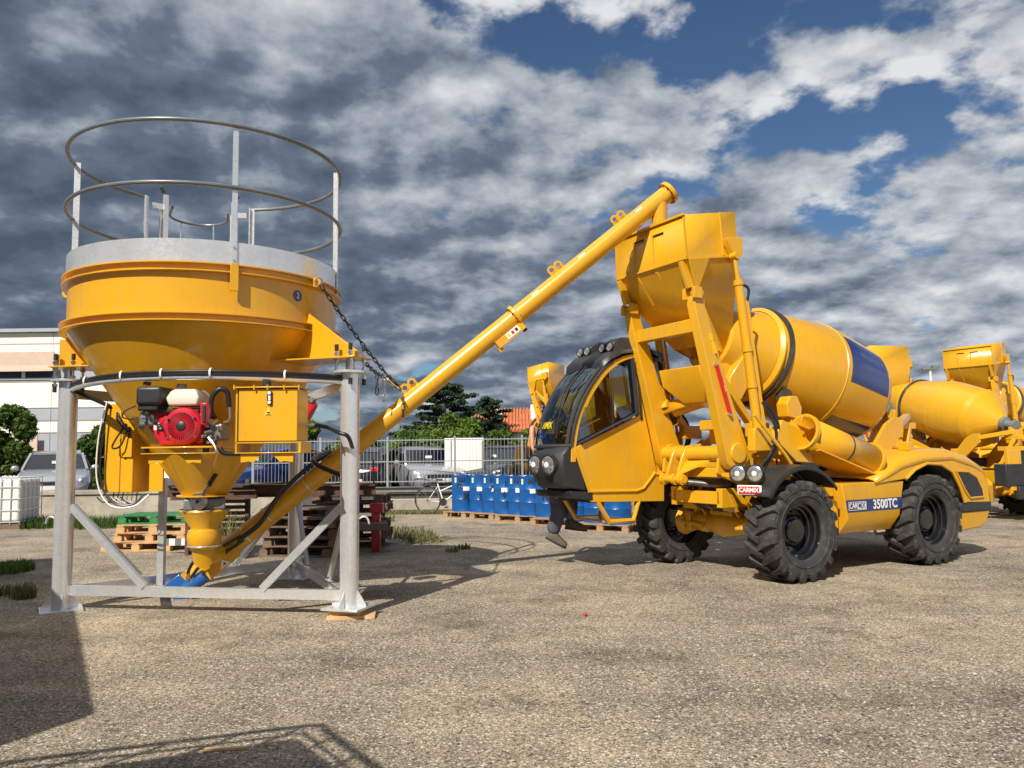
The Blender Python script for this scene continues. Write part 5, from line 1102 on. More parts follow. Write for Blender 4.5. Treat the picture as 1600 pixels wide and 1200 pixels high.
# nose cowl and bumper
sec = lambda y, k: [(-2.04 - k, y, 1.66), (-2.14 - k * 1.3, y, 1.55), (-2.16 - k * 1.3, y, 1.30), (-2.06 - k, y, 1.12), (-1.78, y, 1.07), (-1.95, y, 1.62)]
MB().loft([sec(CN + .01, 0), sec(CN + .12, .06), sec(1.06, .09), sec(1.34, .03), sec(1.44, 0)]).build('nose_cowl', BLK, mx, bevel=.02, smooth=45)
MB().loft([[(-2.05, y, 1.08), (-2.02, y, .99), (-1.70, y, .95), (-1.70, y, 1.06)] for y in (CN, CF)]).build('front_bumper', BLK, mx, bevel=.01)
for y in (.85, 1.17):
    M = zframe((-2.25, y, 1.42), (-.97, -.18, -.05)); c_ = MB().lathe([(.03, -.16), (.12, -.13), (.14, -.02), (.135, .03), (.118, .03)], M, 28).build('headlamp', BLK, mx)
    MB().lathe([(.118, .02), (.09, .04), (.001, .05)], M, 28).build('lens', GAUGE, c_, smooth=60); MB().lathe([(.04, .045), (.03, .06), (.001, .063)], M, 14).build('bulb', WHITE, c_)
# step frame below
for y in (.70, CF - .05):
    MB().tube([(-1.62, y, .95), (-1.42, y, .66), (-1.02, y, .66), (-.92, y, .92)], .032, 8).build('step', Y_, mx)
MB().bx(-1.42, -1.02, .70, CF - .05, .645, .675).build('step_plate', Y_, mx)
# interior
for y, k in ((CN + .05, 1), (CF - .05, -1)):
    sidep([(-1.90, 1.64), (-1.72, 1.08), (-.70, 1.08), (-.70, 2.05), (-.95, 2.02)], y, .02 * k).build('door_lining', LINER, mx)
    MB().tube([(x + .05, y, z - .03) for x, z in arcS if z > 1.6], .032, 6).build('pillar_lining', LINER, mx)
    MB().beam((-.86, y, 2.0), (-.92, y, 2.86), .03, .12, (0, 1, 0)).build('pillar_lining', LINER, mx)
B(-1.40, -.46, CN + .04, CF - .04, 2.84, 2.88).build('headlining', LINER, mx)
B(-1.45, -1.0, 1.0, 1.4, 1.25, 1.40).build('seat', LINER, mx, bevel=.04); MB().beam((-1.0, 1.2, 1.35), (-.86, 1.2, 2.05), .42, .12, (1, 0, 0)).build('seat_back', LINER, mx, bevel=.04)
MB().tube([V(-1.62, 1.2, 1.72) + Vector((.08 * math.sin(a), .19 * math.cos(a), .17 * math.sin(a))) for a in [2 * math.pi * i / 20 for i in range(20)]], .016, 8, closed=True).build('steering_wheel', LINER, mx)
MB().cyl((-1.62, 1.2, 1.72), (-1.85, 1.2, 1.2), .03, n=10).build('steering_column', LINER, mx); B(-1.95, -1.75, .8, 1.4, 1.05, 1.62).build('dashboard', LINER, mx, bevel=.03)
B(-.62, -.56, CN + .05, CF - .05, 1.0, 1.95).build('rear_wall', LINER, mx); MB().tube([(-1.28, .76, 1.0), (-1.28, .76, 2.8)], .025, 8).build('grab_pole', STEEL, mx)
MB().prism([(-1.20, .70, 2.02), (-.98, .70, 2.10), (-1.0, .70, 2.24), (-1.19, .70, 2.17)], (0, .003, 0)).build('notice_paper', PAPER, mx)
# yellow mixers parked further back: same machine, no lettering
def mixer_copy(label, loc, rz, skip=(), sc=1.0):
    plain = ('blue_panel', 'lettering', 'logo_border', 'logo_panel', 'blue_stripe') + tuple(skip)
    def cp(o, parent=None):
        c = o.copy(); COL.objects.link(c); c.parent = parent
        for ch in o.children:
            if ch.name.split('.')[0] not in plain: cp(ch, c)
        return c
    c = cp(mx); c.location = loc; c.rotation_euler = (0, 0, rz); c.scale = (sc, sc, sc); c['label'] = label
    return c
bm_ = mixer_copy('yellow mixer truck behind the striped one, its grey drum motor turned towards us', (10.07, 20.3, 0), R(-72), ('engine_hood', 'bumper', 'rear_corner'), .92)
for nm, m_, bb_ in (('rear_panel', Y_, (3.86, 3.96, -.95, -.55, .75, 1.62)), ('rear_panel', Y_, (3.86, 3.96, .55, .95, .75, 1.62)), ('rear_sill', Y_, (3.80, 4.0, -.95, .95, .70, .84)), ('rear_lintel', Y_, (3.7, 3.95, -.95, .95, 1.60, 1.70)), ('radiator_grille', BLK, (3.88, 3.93, -.55, .55, .84, 1.60))):
    o = MB().bx(*bb_).build(nm, m_, None, bevel=.01); o.parent = bm_
mixer_copy('yellow mixer truck cut by the right picture edge, hopper raised high', (14.36, 23.66, 0), R(35))
mixer_copy('yellow mixer truck half hidden behind the cab of the striped one', (2.0, 29.6, .3), R(-30))
# ================================================================== CARS
def car(label, loc, rz, paint, kind='hatch', plate='', face=1):
    t = thing('parked_car', label, 'car', loc, rz, 'cars parked behind the wall and fence')   # local: -y is the nose
    W = .88
    # lower body lofted along the length: (y, half width, z bottom, z shoulder)
    S = [(-2.10, .62, .30, .58), (-2.02, .78, .22, .68), (-1.75, W * .97, .20, .80), (-1.2, W, .20, .92), (-.75, W, .20, .98), (.6, W, .20, 1.0), (1.5, W * .98, .22, 1.0), (1.95, W * .92, .28, .95), (2.10, .70, .36, .80)]
    rings = []
    for y, w, z0, z1 in S:
        zm = z0 + (z1 - z0) * .55
        rings.append([(-w * .9, y, z0), (-w, y, zm), (-w * .96, y, z1 - .06), (-w * .82, y, z1), (w * .82, y, z1), (w * .96, y, z1 - .06), (w, y, zm), (w * .9, y, z0)])
    body = MB().loft(rings).build('body', paint, t, smooth=50)
    # glasshouse
    G = [(-.85, .74, .96, .0), (-.25, .62, 1.40, 1), (.15, .60, 1.47, 1), (1.0, .60, 1.44, 1), (1.55, .62, 1.30, 1), (1.90, .74, .98, 0)]
    gr = []
    for y, w, z, k in G: gr.append([(-.80, y, .94), (-w, y, z), (w, y, z), (.80, y, .94)])
    MB().loft(gr).build('glasshouse', CGLASS, t, smooth=0)
    MB().loft([[(-w * 1.01, y, z - .02), (-w * .9, y, z + .035), (w * .9, y, z + .035), (w * 1.01, y, z - .02)] for y, w, z in ((-.28, .62, 1.39), (.15, .62, 1.455), (1.0, .62, 1.43), (1.52, .63, 1.30))]).build('roof', paint, t, smooth=50)
    for s in (-1, 1):
        MB().tube([(s * .79, -.92, .95), (s * .64, -.26, 1.40)], .04, 6).build('pillar', paint, t); MB().tube([(s * .80, .42, .96), (s * .61, .42, 1.45)], .035, 6).build('pillar', BLK, t); MB().tube([(s * .78, 1.85, .97), (s * .63, 1.5, 1.31)], .06, 6).build('pillar', paint, t)
        MB().ball((s * .98, -.62, 1.0), .11, 12, 8, (1, .6, .75)).build('mirror', paint, t)
        hl = MB().loft([[(s * .52, -2.06, .60), (s * .78, -1.90, .64), (s * .80, -1.86, .76), (s * .50, -2.0, .69)], [(s * .52, -1.9, .60), (s * .78, -1.7, .64), (s * .80, -1.7, .76), (s * .50, -1.9, .69)]]).build('headlight', GAUGE, t, bevel=.01)
        MB().ball((s * .66, -2.0, .665), .05, 10, 8).build('bulb', WHITE, hl)
        MB().bx(s * .60 - .13, s * .60 + .13, 2.02, 2.10, .72, .88).build('tail_light', RED, t, bevel=.02)
        for y in (-1.32, 1.30):
            w = MB().lathe([(.001, .11), (.20, .09), (.215, .11)], frame((s * .78, y, .31), (0, 1, 0), (0, 0, 1)) if s > 0 else frame((s * .78, y, .31), (0, -1, 0), (0, 0, 1)), 20).build('wheel', STEEL, t)
            MB().lathe([(.215, -.1), (.30, -.09), (.31, 0), (.30, .09), (.215, .11)], frame((s * .78, y, .31), (0, 1, 0), (0, 0, 1)), 24).build('tyre', RUB, w)
    gl = MB().bx(-.45, .45, -2.115, -2.0, .56, .66).build('grille', BLK, t, bevel=.01)
    MB().bx(-.45, .45, -2.125, -2.11, .64, .655).build('chrome_bar', STEEL, gl); MB().bx(-.6, .6, -2.11, -1.98, .30, .42).build('air_intake', BLK, t, bevel=.02)
    for y, nm in ((-2.12, 'licence_plate'), (2.12, 'licence_plate')): MB().bx(-.26, .26, y - .01, y + .01, .43, .54).build(nm, PLATE, t)
    MB().bx(-.1, .1, -.66, -.64, 1.12, 1.2).build('windscreen_paper', PAPER, t)
    return t
PZ = .30
car('silver hatchback facing us beyond the retaining wall', (-13.2, 22.9, PZ), R(27), CARS)
car('dark blue car seen beneath the hydraulic tank', (-7.6, 25.2, PZ), R(-38), CARB)
car('black car seen from behind between right silo leg and conveyor', (-4.55, 25.4, PZ), R(176), CARK)
car('grey blue saloon facing us behind the fence', (-2.85, 25.0, PZ), R(22), CARS)
car('dark grey car behind the fence beside the white cabinet', (-.35, 25.6, PZ), R(-24), CARD)
# ================================================================== PALLETS
def pallet_meshes(m):
    return dict(board=MB().bx(-.6, .6, -.05, .05, -.011, .011).mesh('board', m, 0), stringer=MB().bx(-.05, .05, -.4, .4, -.011, .011).mesh('stringer', m, 0), block=MB().bx(-.07, .07, -.05, .05, -.04, .04).mesh('block', m, 0), runner=MB().bx(-.6, .6, -.05, .05, -.011, .011).mesh('runner', m, 0))
PMN, PMO, PMG = pallet_meshes(WOODN), pallet_meshes(WOODO), pallet_meshes(GREEN)
PMM = pallet_meshes(mat('pallet_wood_worn', (.33, .21, .115), .8, var=.3, vscale=7, bump=.4, bscale=30, dirt=.45, dirtcol=(.13, .095, .065)))
def pallet(label, loc, rz, pm, group, tilt=0.0):
    t = thing('pallet', label, 'pallet', loc, rz, group); rng = random.Random(hash((round(loc[0], 2), round(loc[2], 2))) % 999)
    for y in (-.35, 0, .35): obj('runner', pm['runner'], t, loc=(rng.uniform(-.01, .01), y, .0115))
    for x in (-.53, 0, .53):
        for y in (-.35, 0, .35): obj('block', pm['block'], t, loc=(x, y, .063))
        obj('stringer', pm['stringer'], t, loc=(x, 0, .115))
    for k in range(6):
        if rng.random() < .08: continue
        obj('board', pm['board'], t, loc=(rng.uniform(-.012, .012), -.35 + .14 * k, .138), rot=(0, 0, rng.uniform(-.012, .012)))
    return t
pg = gnd(222, 862); names = ['bottom pale pallet of the small stack left of the silo outlet', 'second pale pallet from the ground left of the silo outlet', 'top pale pallet beneath the green one left of the silo outlet']
for k in range(3): pallet(names[k], (pg.x + (-.12 if k == 0 else .05 + .03 * k), pg.y + .45, .0 + .15 * k), R(-3 + 4 * k), PMN, 'pale pallets in the small stack')
pallet('green painted pallet on top of the small pale stack', (pg.x + .12, pg.y + .5, .45), R(2), PMG, 'pale pallets in the small stack')
q0 = gnd(470, 872)
ORD = ['bottom', 'second', 'third', 'fourth', 'fifth', 'sixth']
for k in range(5): pallet(ORD[k] + ' weathered pallet from the ground in the left dark pile', (q0.x - .05 + .05 * (k % 2), q0.y + .5, .15 * k), R(-12 + 5 * (k % 3)), PMO, 'weathered pallets left pile')
for k in range(6): pallet(ORD[k] + ' weathered pallet from the ground in the right dark pile by the red jack', (q0.x + .42 + .06 * ((k * 2) % 3), q0.y + 1.55, .15 * k), R(6 - 4 * (k % 3)), PMO, 'weathered pallets right pile')
# rusty rack behind outlet, and beams across the top of the pile
rk = thing('steel_rack', 'rusty slatted steel rack standing behind the ball joint', 'rack', (-4.9, 12.9, 0))
for k in range(11): MB().bx(-5.25, -4.35, 12.88, 12.92, .06 + k * .095, .12 + k * .095).build('slat', RUST, rk, True)
for x in (-5.28, -4.32): MB().bx(x - .03, x + .03, 12.86, 12.96, 0, 1.2).build('upright', RUST, rk, True)
def ibeam(mb, a, b, h, w):
    a, b = Vector(a), Vector(b); mb.beam(a, b, .014, h); mb.beam(a + V(0, 0, h / 2), b + V(0, 0, h / 2), w, .018); mb.beam(a - V(0, 0, h / 2), b - V(0, 0, h / 2), w, .018); return mb
beams = [('long rusty steel beam lying on the dark pallets', (-5.4, 12.55, 1.02), (-2.25, 12.9, 1.0), .16, .15), ('second rusty beam behind the first on the dark pallets', (-5.6, 12.85, 1.03), (-2.3, 13.25, 1.01), .18, .16), ('short rusty beam end jutting over the rack', (-5.3, 12.3, .98), (-4.0, 12.35, .99), .12, .14)]
for l, a, b, h, w in beams: tag(ibeam(MB(), a, b, h, w).build('steel_beam', RUST), l, 'steel beam', 'rusty beams on the pallet pile')
tag(MB().prism([(-4.35, 12.2, 1.12), (-3.6, 12.3, 1.16), (-3.5, 12.9, 1.13), (-4.3, 12.8, 1.12)], (0, 0, .012)).build('sheet_scrap', DSTEEL), 'bent dark scrap sheet on top of the rusty beams', 'scrap sheet')
for k, (z, y, m_, lb) in enumerate(((.41, 22.1, DSTEEL, 'lower grey steel beam on the kerb wall'), (.58, 22.12, GREY, 'upper grey steel beam on the kerb wall'))):
    tag(ibeam(MB(), (-5.3, y - .03, z), (1.6, y - .03, z), .13, .16).build('steel_beam', m_), lb, 'steel beam', 'grey beams stacked along the kerb wall')
# red jack stand
jp = gnd(578, 868); t = thing('jack_stand', 'red jack stand beside the dark pallet pile', 'jack', (jp.x, jp.y, 0))
MB().bx(jp.x - .07, jp.x + .07, jp.y + .5, jp.y + .62, .0, .75).build('column', RED, t, True, .01); MB().bx(jp.x - .09, jp.x + .12, jp.y + .48, jp.y + .64, .62, .78).build('head', RED, t, True, .01); MB().cyl((jp.x - .03, jp.y + .56, .75), (jp.x - .05, jp.y + .56, 1.5), .014, n=8).build('handle', DSTEEL, t, True)
MB().bx(jp.x - .25, jp.x + .2, jp.y + .2, jp.y + .5, .36, .48).build('cross_timber', WOODO, t, True, .01)
# striped barrier plank and junk under the stack
bp = gnd(290, 868); t = thing('barrier_plank', 'grey and white striped barrier plank on the ground behind silo outlet', 'plank', (bp.x, bp.y, 0))
for k in range(9): MB().bx(bp.x - .45 + .1 * k, bp.x - .352 + .1 * k, bp.y + .18, bp.y + .22, .14, .25).build('stripe', WHITE if k % 2 else GREY, t, True)
MB().bx(bp.x - .05, bp.x + .06, bp.y + .2, bp.y + .34, 0, .15).build('foot', WOODN, t, True, .004)
tag(MB().box((bp.x + .05, bp.y + .6, .32), (.22, .3, .14), Matrix.Rotation(.6, 3, 'Y')).build('steel_box_section', DSTEEL, None, bevel=.01), 'dark steel block leaning behind the silo outlet', 'steel block')
# ================================================================== IBC TANK
ip = gnd(8, 828); t = thing('liquid_container', 'white caged liquid container at the left picture edge', 'container', (ip.x - .35, ip.y + .6, 0), R(10))
MB().bx(-.48, .48, -.56, .56, .16, 1.12).build('bottle', WHITE, t, bevel=.06, seg=3)
for x in [-.5 + .2 * i for i in range(6)]:
    for y in (-.58, .58): MB().cyl((x, y, .12), (x, y, 1.14), .011, n=6).build('cage_bar', GALV, t)
for z in (.16, .42, .68, .94, 1.14): MB().tube([(-.5, -.58, z), (.5, -.58, z), (.5, .58, z), (-.5, .58, z)], .012, 6, closed=True).build('cage_hoop', GALV, t)
for y in [-.58 + .232 * i for i in range(6)]:
    for x in (-.5, .5): MB().cyl((x, y, .12), (x, y, 1.14), .011, n=6).build('cage_bar', GALV, t)
for y in (-.5, 0, .5): MB().bx(-.5, .5, y - .06, y + .06, 0, .12).build('skid', WOODO, t)
# ================================================================== BLUE DRUMS on pallets
def drum_mesh():
    prof = [(.001, .02), (.275, .02), (.29, .0), (.29, .015), (.285, .03), (.285, .28), (.293, .295), (.285, .31), (.285, .57), (.293, .585), (.285, .60), (.285, .85), (.29, .865), (.29, .88), (.28, .88), (.275, .86), (.001, .86)]
    return MB().lathe(prof, Matrix.Identity(4), 32).mesh('shell', BLUE, 35)
DMSH = drum_mesh()
BUNG = MB().cyl((0, 0, .86), (0, 0, .885), .04, n=12).mesh('bung', WHITE)
def oil_drum(label, x, y, z, marks=None, lab2=True, mar=None):
    t = thing('oil_drum', label, 'drum', (x, y, z), 0, 'blue steel drums on pallets'); o = obj('shell', DMSH, t); obj('bung', BUNG, o, loc=(.15, .08, 0)); obj('bung', BUNG, o, loc=(-.18, -.02, 0))
    fd = Vector((-x, -y, 0)).normalized(); base = math.atan2(fd.y, fd.x)
    def patch(a0, a1, z0, z1, m, nm): MB().lathe([(.2962, z0), (.2962, z1)], Matrix.Identity(4), 6, base + a0, base + a1).build(nm, m, o, smooth=60)
    rng = random.Random(int(x * 100))
    if lab2:
        patch(-.1 + rng.uniform(-.3, .1), .62, .50, .60, PAPER, 'paper_label'); a = -.9 + rng.uniform(0, .2); patch(a, a + .18, .70, .82, PAPER, 'hazard_label'); MB().lathe([(.2975, .73), (.2975, .79)], Matrix.Identity(4), 3, base + a + .04, base + a + .14).build('hazard_mark', STICK, o)
    if marks:
        for body, ang, zz, sz in marks:
            a = base + ang; d = Vector((math.cos(a), math.sin(a), 0)); M = frame(d * .299 + V(0, 0, zz), (-d.y, d.x, 0), (0, 0, 1)); tx = text('lettering', body, sz, INK, o, Matrix.Identity(4), .001, .006, .8)
            for v in tx.data.vertices:
                p = v.co.copy(); q = a + p.x / .298; v.co = V((.297 + p.z) * math.cos(q), (.297 + p.z) * math.sin(q), zz + p.y)
    return t
mk = [[('R51', -.1, .76, .14), ('K9', -.35, .62, .14), ('38', .25, .36, .2)], [('33', .1, .36, .2)], [('011', 0, .76, .16), ('P4', 0, .58, .16)], [('6', -.1, .44, .2), ('50', .3, .22, .22), ('12', .1, .7, .15)], [('N13', .0, .76, .18), ('K', .2, .5, .14)], [('M10', .1, .76, .16)], [('N19', .1, .44, .24)], [], [], []]
dl = ['leftmost blue drum, marked 38, beside the white bicycle', 'blue drum marked 33, second from the bicycle', 'blue drum third from the bicycle', 'blue drum marked 6 in the middle of the row', 'blue drum marked N13 in the row', 'blue drum next to the one marked N19', 'blue drum marked N19 beside the hanging leg', 'blue drum seen under the cab step, left', 'blue drum seen under the cab floor, middle', 'blue drum seen under the cab, nearest the front wheel']
dpx = [(723, 799), (751, 800), (771, 801), (790, 803), (812, 804), (832, 806), (858, 808), (905, 813), (937, 817), (968, 820)]
DPOS = []
for i, (px, py) in enumerate(dpx):
    p = gnd(px, py, .15); DPOS.append(p); oil_drum(dl[i], p.x, p.y + .29, .15, mk[i], i < 7)
for i, (a, b) in enumerate(((0, 1), (2, 3), (4, 5), (6, 7), (8, 9))):
    c = (DPOS[a] + DPOS[b]) / 2; pallet(['pallet under the leftmost two blue drums', 'pallet under the third and fourth blue drums', 'pallet under the fifth and sixth blue drums', 'pallet under the drums at the cab step', 'pallet under the drums nearest the front wheel'][i], (c.x, c.y + .30, 0), R(-30), PMM, 'pallets under the blue drums')
# ================================================================== BICYCLE
bw = gnd(668, 803); t = thing('bicycle', 'white city bicycle with black saddle parked by the blue drums', 'bicycle', (bw.x, bw.y + .1, 0), R(-8))
def bwheel(x):
    M = frame((x, 0, .34), (1, 0, 0), (0, 0, 1)); w = MB().tube([M @ V(.315 * math.cos(a), .315 * math.sin(a), 0) for a in [2 * math.pi * i / 36 for i in range(36)]], .012, 6, closed=True).build('wheel', STEEL, t)
    MB().tube([M @ V(.335 * math.cos(a), .335 * math.sin(a), 0) for a in [2 * math.pi * i / 36 for i in range(36)]], .019, 8, closed=True).build('tyre', RUB, w); MB().cyl((x, -.04, .34), (x, .04, .34), .03, n=12).build('hub', STEEL, w)
    for k in range(18): a = 2 * math.pi * k / 18; MB().cyl(M @ V(.02, 0, .02 * (-1) ** k), M @ V(.31 * math.cos(a), .31 * math.sin(a), 0), .0025, n=4).build('spoke', STEEL, w)
bwheel(0); bwheel(1.05)
fm = MB(); bb = V(.42, 0, .30); st = V(.26, 0, .78); hd0, hd1 = V(.86, 0, .62), V(.83, 0, .80)
for a, b, r_ in ((bb, st, .018), (bb, hd0, .02), (V(.33, 0, .58), hd1, .016), (V(0, 0, .34), bb, .012), (V(0, 0, .34), st - V(-.02, 0, .06), .010), (hd1, V(.96, 0, .48), .018), (V(.96, 0, .48), V(1.05, 0, .34), .014)): fm.cyl(a, b, r_, n=10)
fm.build('frame', WHITE, t)
MB().loft([[(x, -w, z), (x, -w * .7, z + .05), (x, w * .7, z + .05), (x, w, z)] for x, w, z in ((.12, .07, .86), (.16, .085, .86), (.26, .06, .855), (.40, .02, .85))]).build('saddle', BLK, t, bevel=.01); MB().cyl(st, (.235, 0, .87), .013, n=8).build('seat_post', STEEL, t)
MB().tube([(.72, -.28, 1.0), (.78, -.18, .99), (.83, 0, .97), (.78, .18, .99), (.72, .28, 1.0)], .012, 8).build('handlebar', STEEL, t); MB().cyl(hd1, (.83, 0, .97), .014, n=8).build('stem', STEEL, t)
MB().lathe([(.001, .0), (.10, 0), (.10, .012), (.001, .012)], frame(bb + V(0, -.04, 0), (1, 0, 0), (0, 0, 1)), 24).build('chain_guard', BLK, t); MB().bx(-.25, .2, -.06, .06, .74, .755).build('rack', DSTEEL, t); MB().cyl((-.1, -.05, .745), (0, -.05, .36), .006, n=6).build('rack_stay', STEEL, t)
MB().tube([bb, bb + V(.1, -.08, -.13)], .01, 6).build('crank', STEEL, t); MB().bx(.48, .56, -.16, -.06, .15, .18).build('pedal', BLK, t); MB().tube([V(-.345 * math.cos(a), 0, .34 + .37 * math.sin(a)) for a in [R(-10 + 14 * i) for i in range(9)]], .02, 6).build('mudguard', BLK, t)
# ================================================================== SMALL THINGS
cp = aty(728, 712, 24.0); t = thing('electrical_cabinet', 'white electrical cabinet behind the bar fence', 'cabinet', (cp.x, 24.0, .3))
MB().bx(cp.x - .65, cp.x + .55, 24, 24.6, .3, 2.02).build('housing', WHITE, t, True, .02); MB().bx(cp.x - .42, cp.x + .48, 23.97, 24.0, .45, 1.92).build('door', PANELW, t, True, .01)
for x in (-.45, .51): MB().bx(cp.x + x - .012, cp.x + x + .012, 23.96, 23.99, .42, 1.95).build('door_edge', GREY, t, True)
lp = aty(1457, 640, 70); t = thing('light_mast', 'distant floodlight mast above the parked mixers', 'lamp', (lp.x, 70, 0)); tz = aty(1457, 578, 70).z
MB().cyl((lp.x, 70, 0), (lp.x, 70, tz), .16, .09, n=12).build('pole', WHITE, t, True); MB().bx(lp.x - .7, lp.x + .6, 69.8, 70.2, tz, tz + .18).build('lamp_head', GREY, t, True, .03); MB().bx(lp.x + .2, lp.x + .8, 69.8, 70.2, tz + .16, tz + .42).build('lamp_head', GREY, t, True, .03)
rp = gnd(915, 963); tag(MB().ball((rp.x, rp.y, .02), .020, 12, 8).build('bottle_cap', RED), 'tiny red plastic cap lying on the open yard', 'cap')
wp_ = gnd(352, 1172); tag(MB().box((wp_.x, wp_.y, .008), (.22, .022, .012), Matrix.Rotation(.08, 3, 'Z')).build('wood_splinter', WOODP), 'pale wood splinter on the ground at the front', 'splinter')
# unseen shapes added left of the camera to cast the foreground shadows
def off(p, h): k = h / math.tan(SUN_EL); return V(p.x - sh.x * k, p.y - sh.y * k, 0)
ct = thing('box_shadow_caster', 'unseen grey box left of the camera, added to cast the foreground shadow', 'container', (-5, 3.5, 0))
c0, c1 = off(gnd(152, 1115), 2.6), off(gnd(120, 955), 2.6); cd = (c1 - c0).normalized(); cn = V(-cd.y, cd.x, 0)
if cn.x > 0: cn = -cn
MB().prism([c0, c0 + cd * 9.0, c0 + cd * 9.0 + cn * 2.4, c0 + cn * 2.4], (0, 0, 2.6)).build('body', PANELG, ct, True, .02)
for k in range(31): MB().beam(c0 + cd * (.2 + .28 * k) - cn * .012 + V(0, 0, .1), c0 + cd * (.2 + .28 * k) - cn * .012 + V(0, 0, 2.5), .03, .10, cn).build('corrugation', PANELG, ct, True)
pt = thing('railed_shadow_caster', 'unseen yellow block with guardrail left of the camera, added to cast the rail shadow', 'platform', (-3, 1, 0))
hp = 2.0; r0, r1, r2 = [off(gnd(*p), hp + .45) for p in ((-60, 1200), (505, 1131), (640, 1230))]
back = V(-1.5, -2.6, 0)
m_ = MB(); b0, b1, b2 = [off(gnd(*p), hp) for p in ((120, 1200), (470, 1150), (560, 1215))]
m_.prism([b0, b1, b2, b2 + back, b0 + back], (0, 0, hp)).build('body', Y_, pt, True, .05)
def up(p, z): return V(p.x, p.y, z)
MB().tube([up(r0, hp + .45), up(r1 + (r0 - r1).normalized() * .12, hp + .45), up(r1, hp + .43), up(r1 + (r2 - r1).normalized() * .15, hp + .42), up(r2, hp + .42)], .025, 8).build('rail', DSTEEL, pt, True)
MB().tube([up(r0, hp + .30), up(r1, hp + .30), up(r2, hp + .30)], .016, 8).build('rail', DSTEEL, pt, True)
for k in range(5): a = r0 + (r1 - r0) * (.15 + .2 * k); MB().cyl(up(a, hp + .45), up(a + (r0 - r1).normalized() * .12, hp - .02), .016, n=8).build('stanchion', DSTEEL, pt, True)
for k in range(3): a = r1 + (r2 - r1) * (.2 + .3 * k); MB().cyl(up(a, hp + .42), up(a + back * .06, hp - .02), .016, n=8).build('stanchion', DSTEEL, pt, True)

# ================================================================== PERSON on the far side of the cab
def skin_obj(name, m, parent, nodes, edges, sub=2, root=0):
    """nodes: [(x,y,z,r)] in thing space"""
    me = bpy.data.meshes.new(name); me.from_pydata([n[:3] for n in nodes], edges, []); me.materials.append(m)
    o = obj(name, me, parent); md = o.modifiers.new('skin', 'SKIN'); md.use_smooth_shade = True
    sv = me.skin_vertices[0].data if me.skin_vertices else None
    if sv is None: return o
    for i, n in enumerate(nodes): r = n[3]; sv[i].radius = (r, r) if not isinstance(r, tuple) else r; sv[i].use_root = (i == root)
    s = o.modifiers.new('sub', 'SUBSURF'); s.levels = sub; s.render_levels = sub
    return o
def ensure_skin(me):
    bpy.context.view_layer.update()
pp = TO + Matrix.Rotation(TRZ, 3, 'Z') @ V(-1.56, 1.80, 0)
per = thing('person', 'person in dark shirt climbing into the far side of the cab, leg hanging', 'person', (pp.x, pp.y, 0), R(0))
# thing axes: +x picture right, +y away from the camera
def make_skin(name, m, nodes, edges, sub=2):
    me = bpy.data.meshes.new(name); bm = bmesh.new(); lay = bm.verts.layers.skin.verify(); vs = []
    for i, n in enumerate(nodes):
        v = bm.verts.new(n[:3]); v[lay].radius = (n[3], n[3]) if not isinstance(n[3], tuple) else n[3]; v[lay].use_root = (i == 0); vs.append(v)
    for a, b in edges: bm.edges.new((vs[a], vs[b]))
    bm.to_mesh(me); bm.free(); me.materials.append(m); o = obj(name, me, per)
    md = o.modifiers.new('skin', 'SKIN'); md.use_smooth_shade = True; md.branch_smoothing = .6
    s = o.modifiers.new('sub', 'SUBSURF'); s.levels = sub; s.render_levels = sub; return o
PZ0 = .30                                          # sole height of the hanging foot
N = [(0, 0, 1.22, .125), (0.0, 0, 1.40, .12), (.0, .0, 1.60, .14), (.01, 0, 1.76, .12), (.03, 0, 1.86, .055), (.05, -.01, 1.93, .055), (.07, -.02, 2.02, .085), (.075, -.025, 2.10, .095), (.07, -.02, 2.17, .08),
     (-.15, -.02, 1.76, .065), (-.25, -.06, 1.90, .05), (-.31, -.10, 1.95, .046), (-.31, -.18, 1.70, .036), (-.30, -.20, 1.62, .036),
     (.18, .05, 1.74, .065), (.34, .06, 1.62, .05), (.48, .0, 1.60, .040), (.60, -.06, 1.64, .034),
     (-.02, -.02, 1.12, .10), (.06, -.05, .80, .075), (.03, -.04, .66, .062), (-.05, .02, .42, .045), (.0, -.04, .33, .035),
     (.10, .06, 1.12, .10), (.24, .0, .86, .075), (.22, .12, .60, .05), (.26, .04, .52, .035)]
Ed = [(0, 1), (1, 2), (2, 3), (3, 4), (4, 5), (5, 6), (6, 7), (7, 8), (3, 9), (9, 10), (10, 11), (11, 12), (12, 13), (3, 14), (14, 15), (15, 16), (16, 17), (0, 18), (18, 19), (19, 20), (20, 21), (21, 22), (0, 23), (23, 24), (24, 25), (25, 26)]
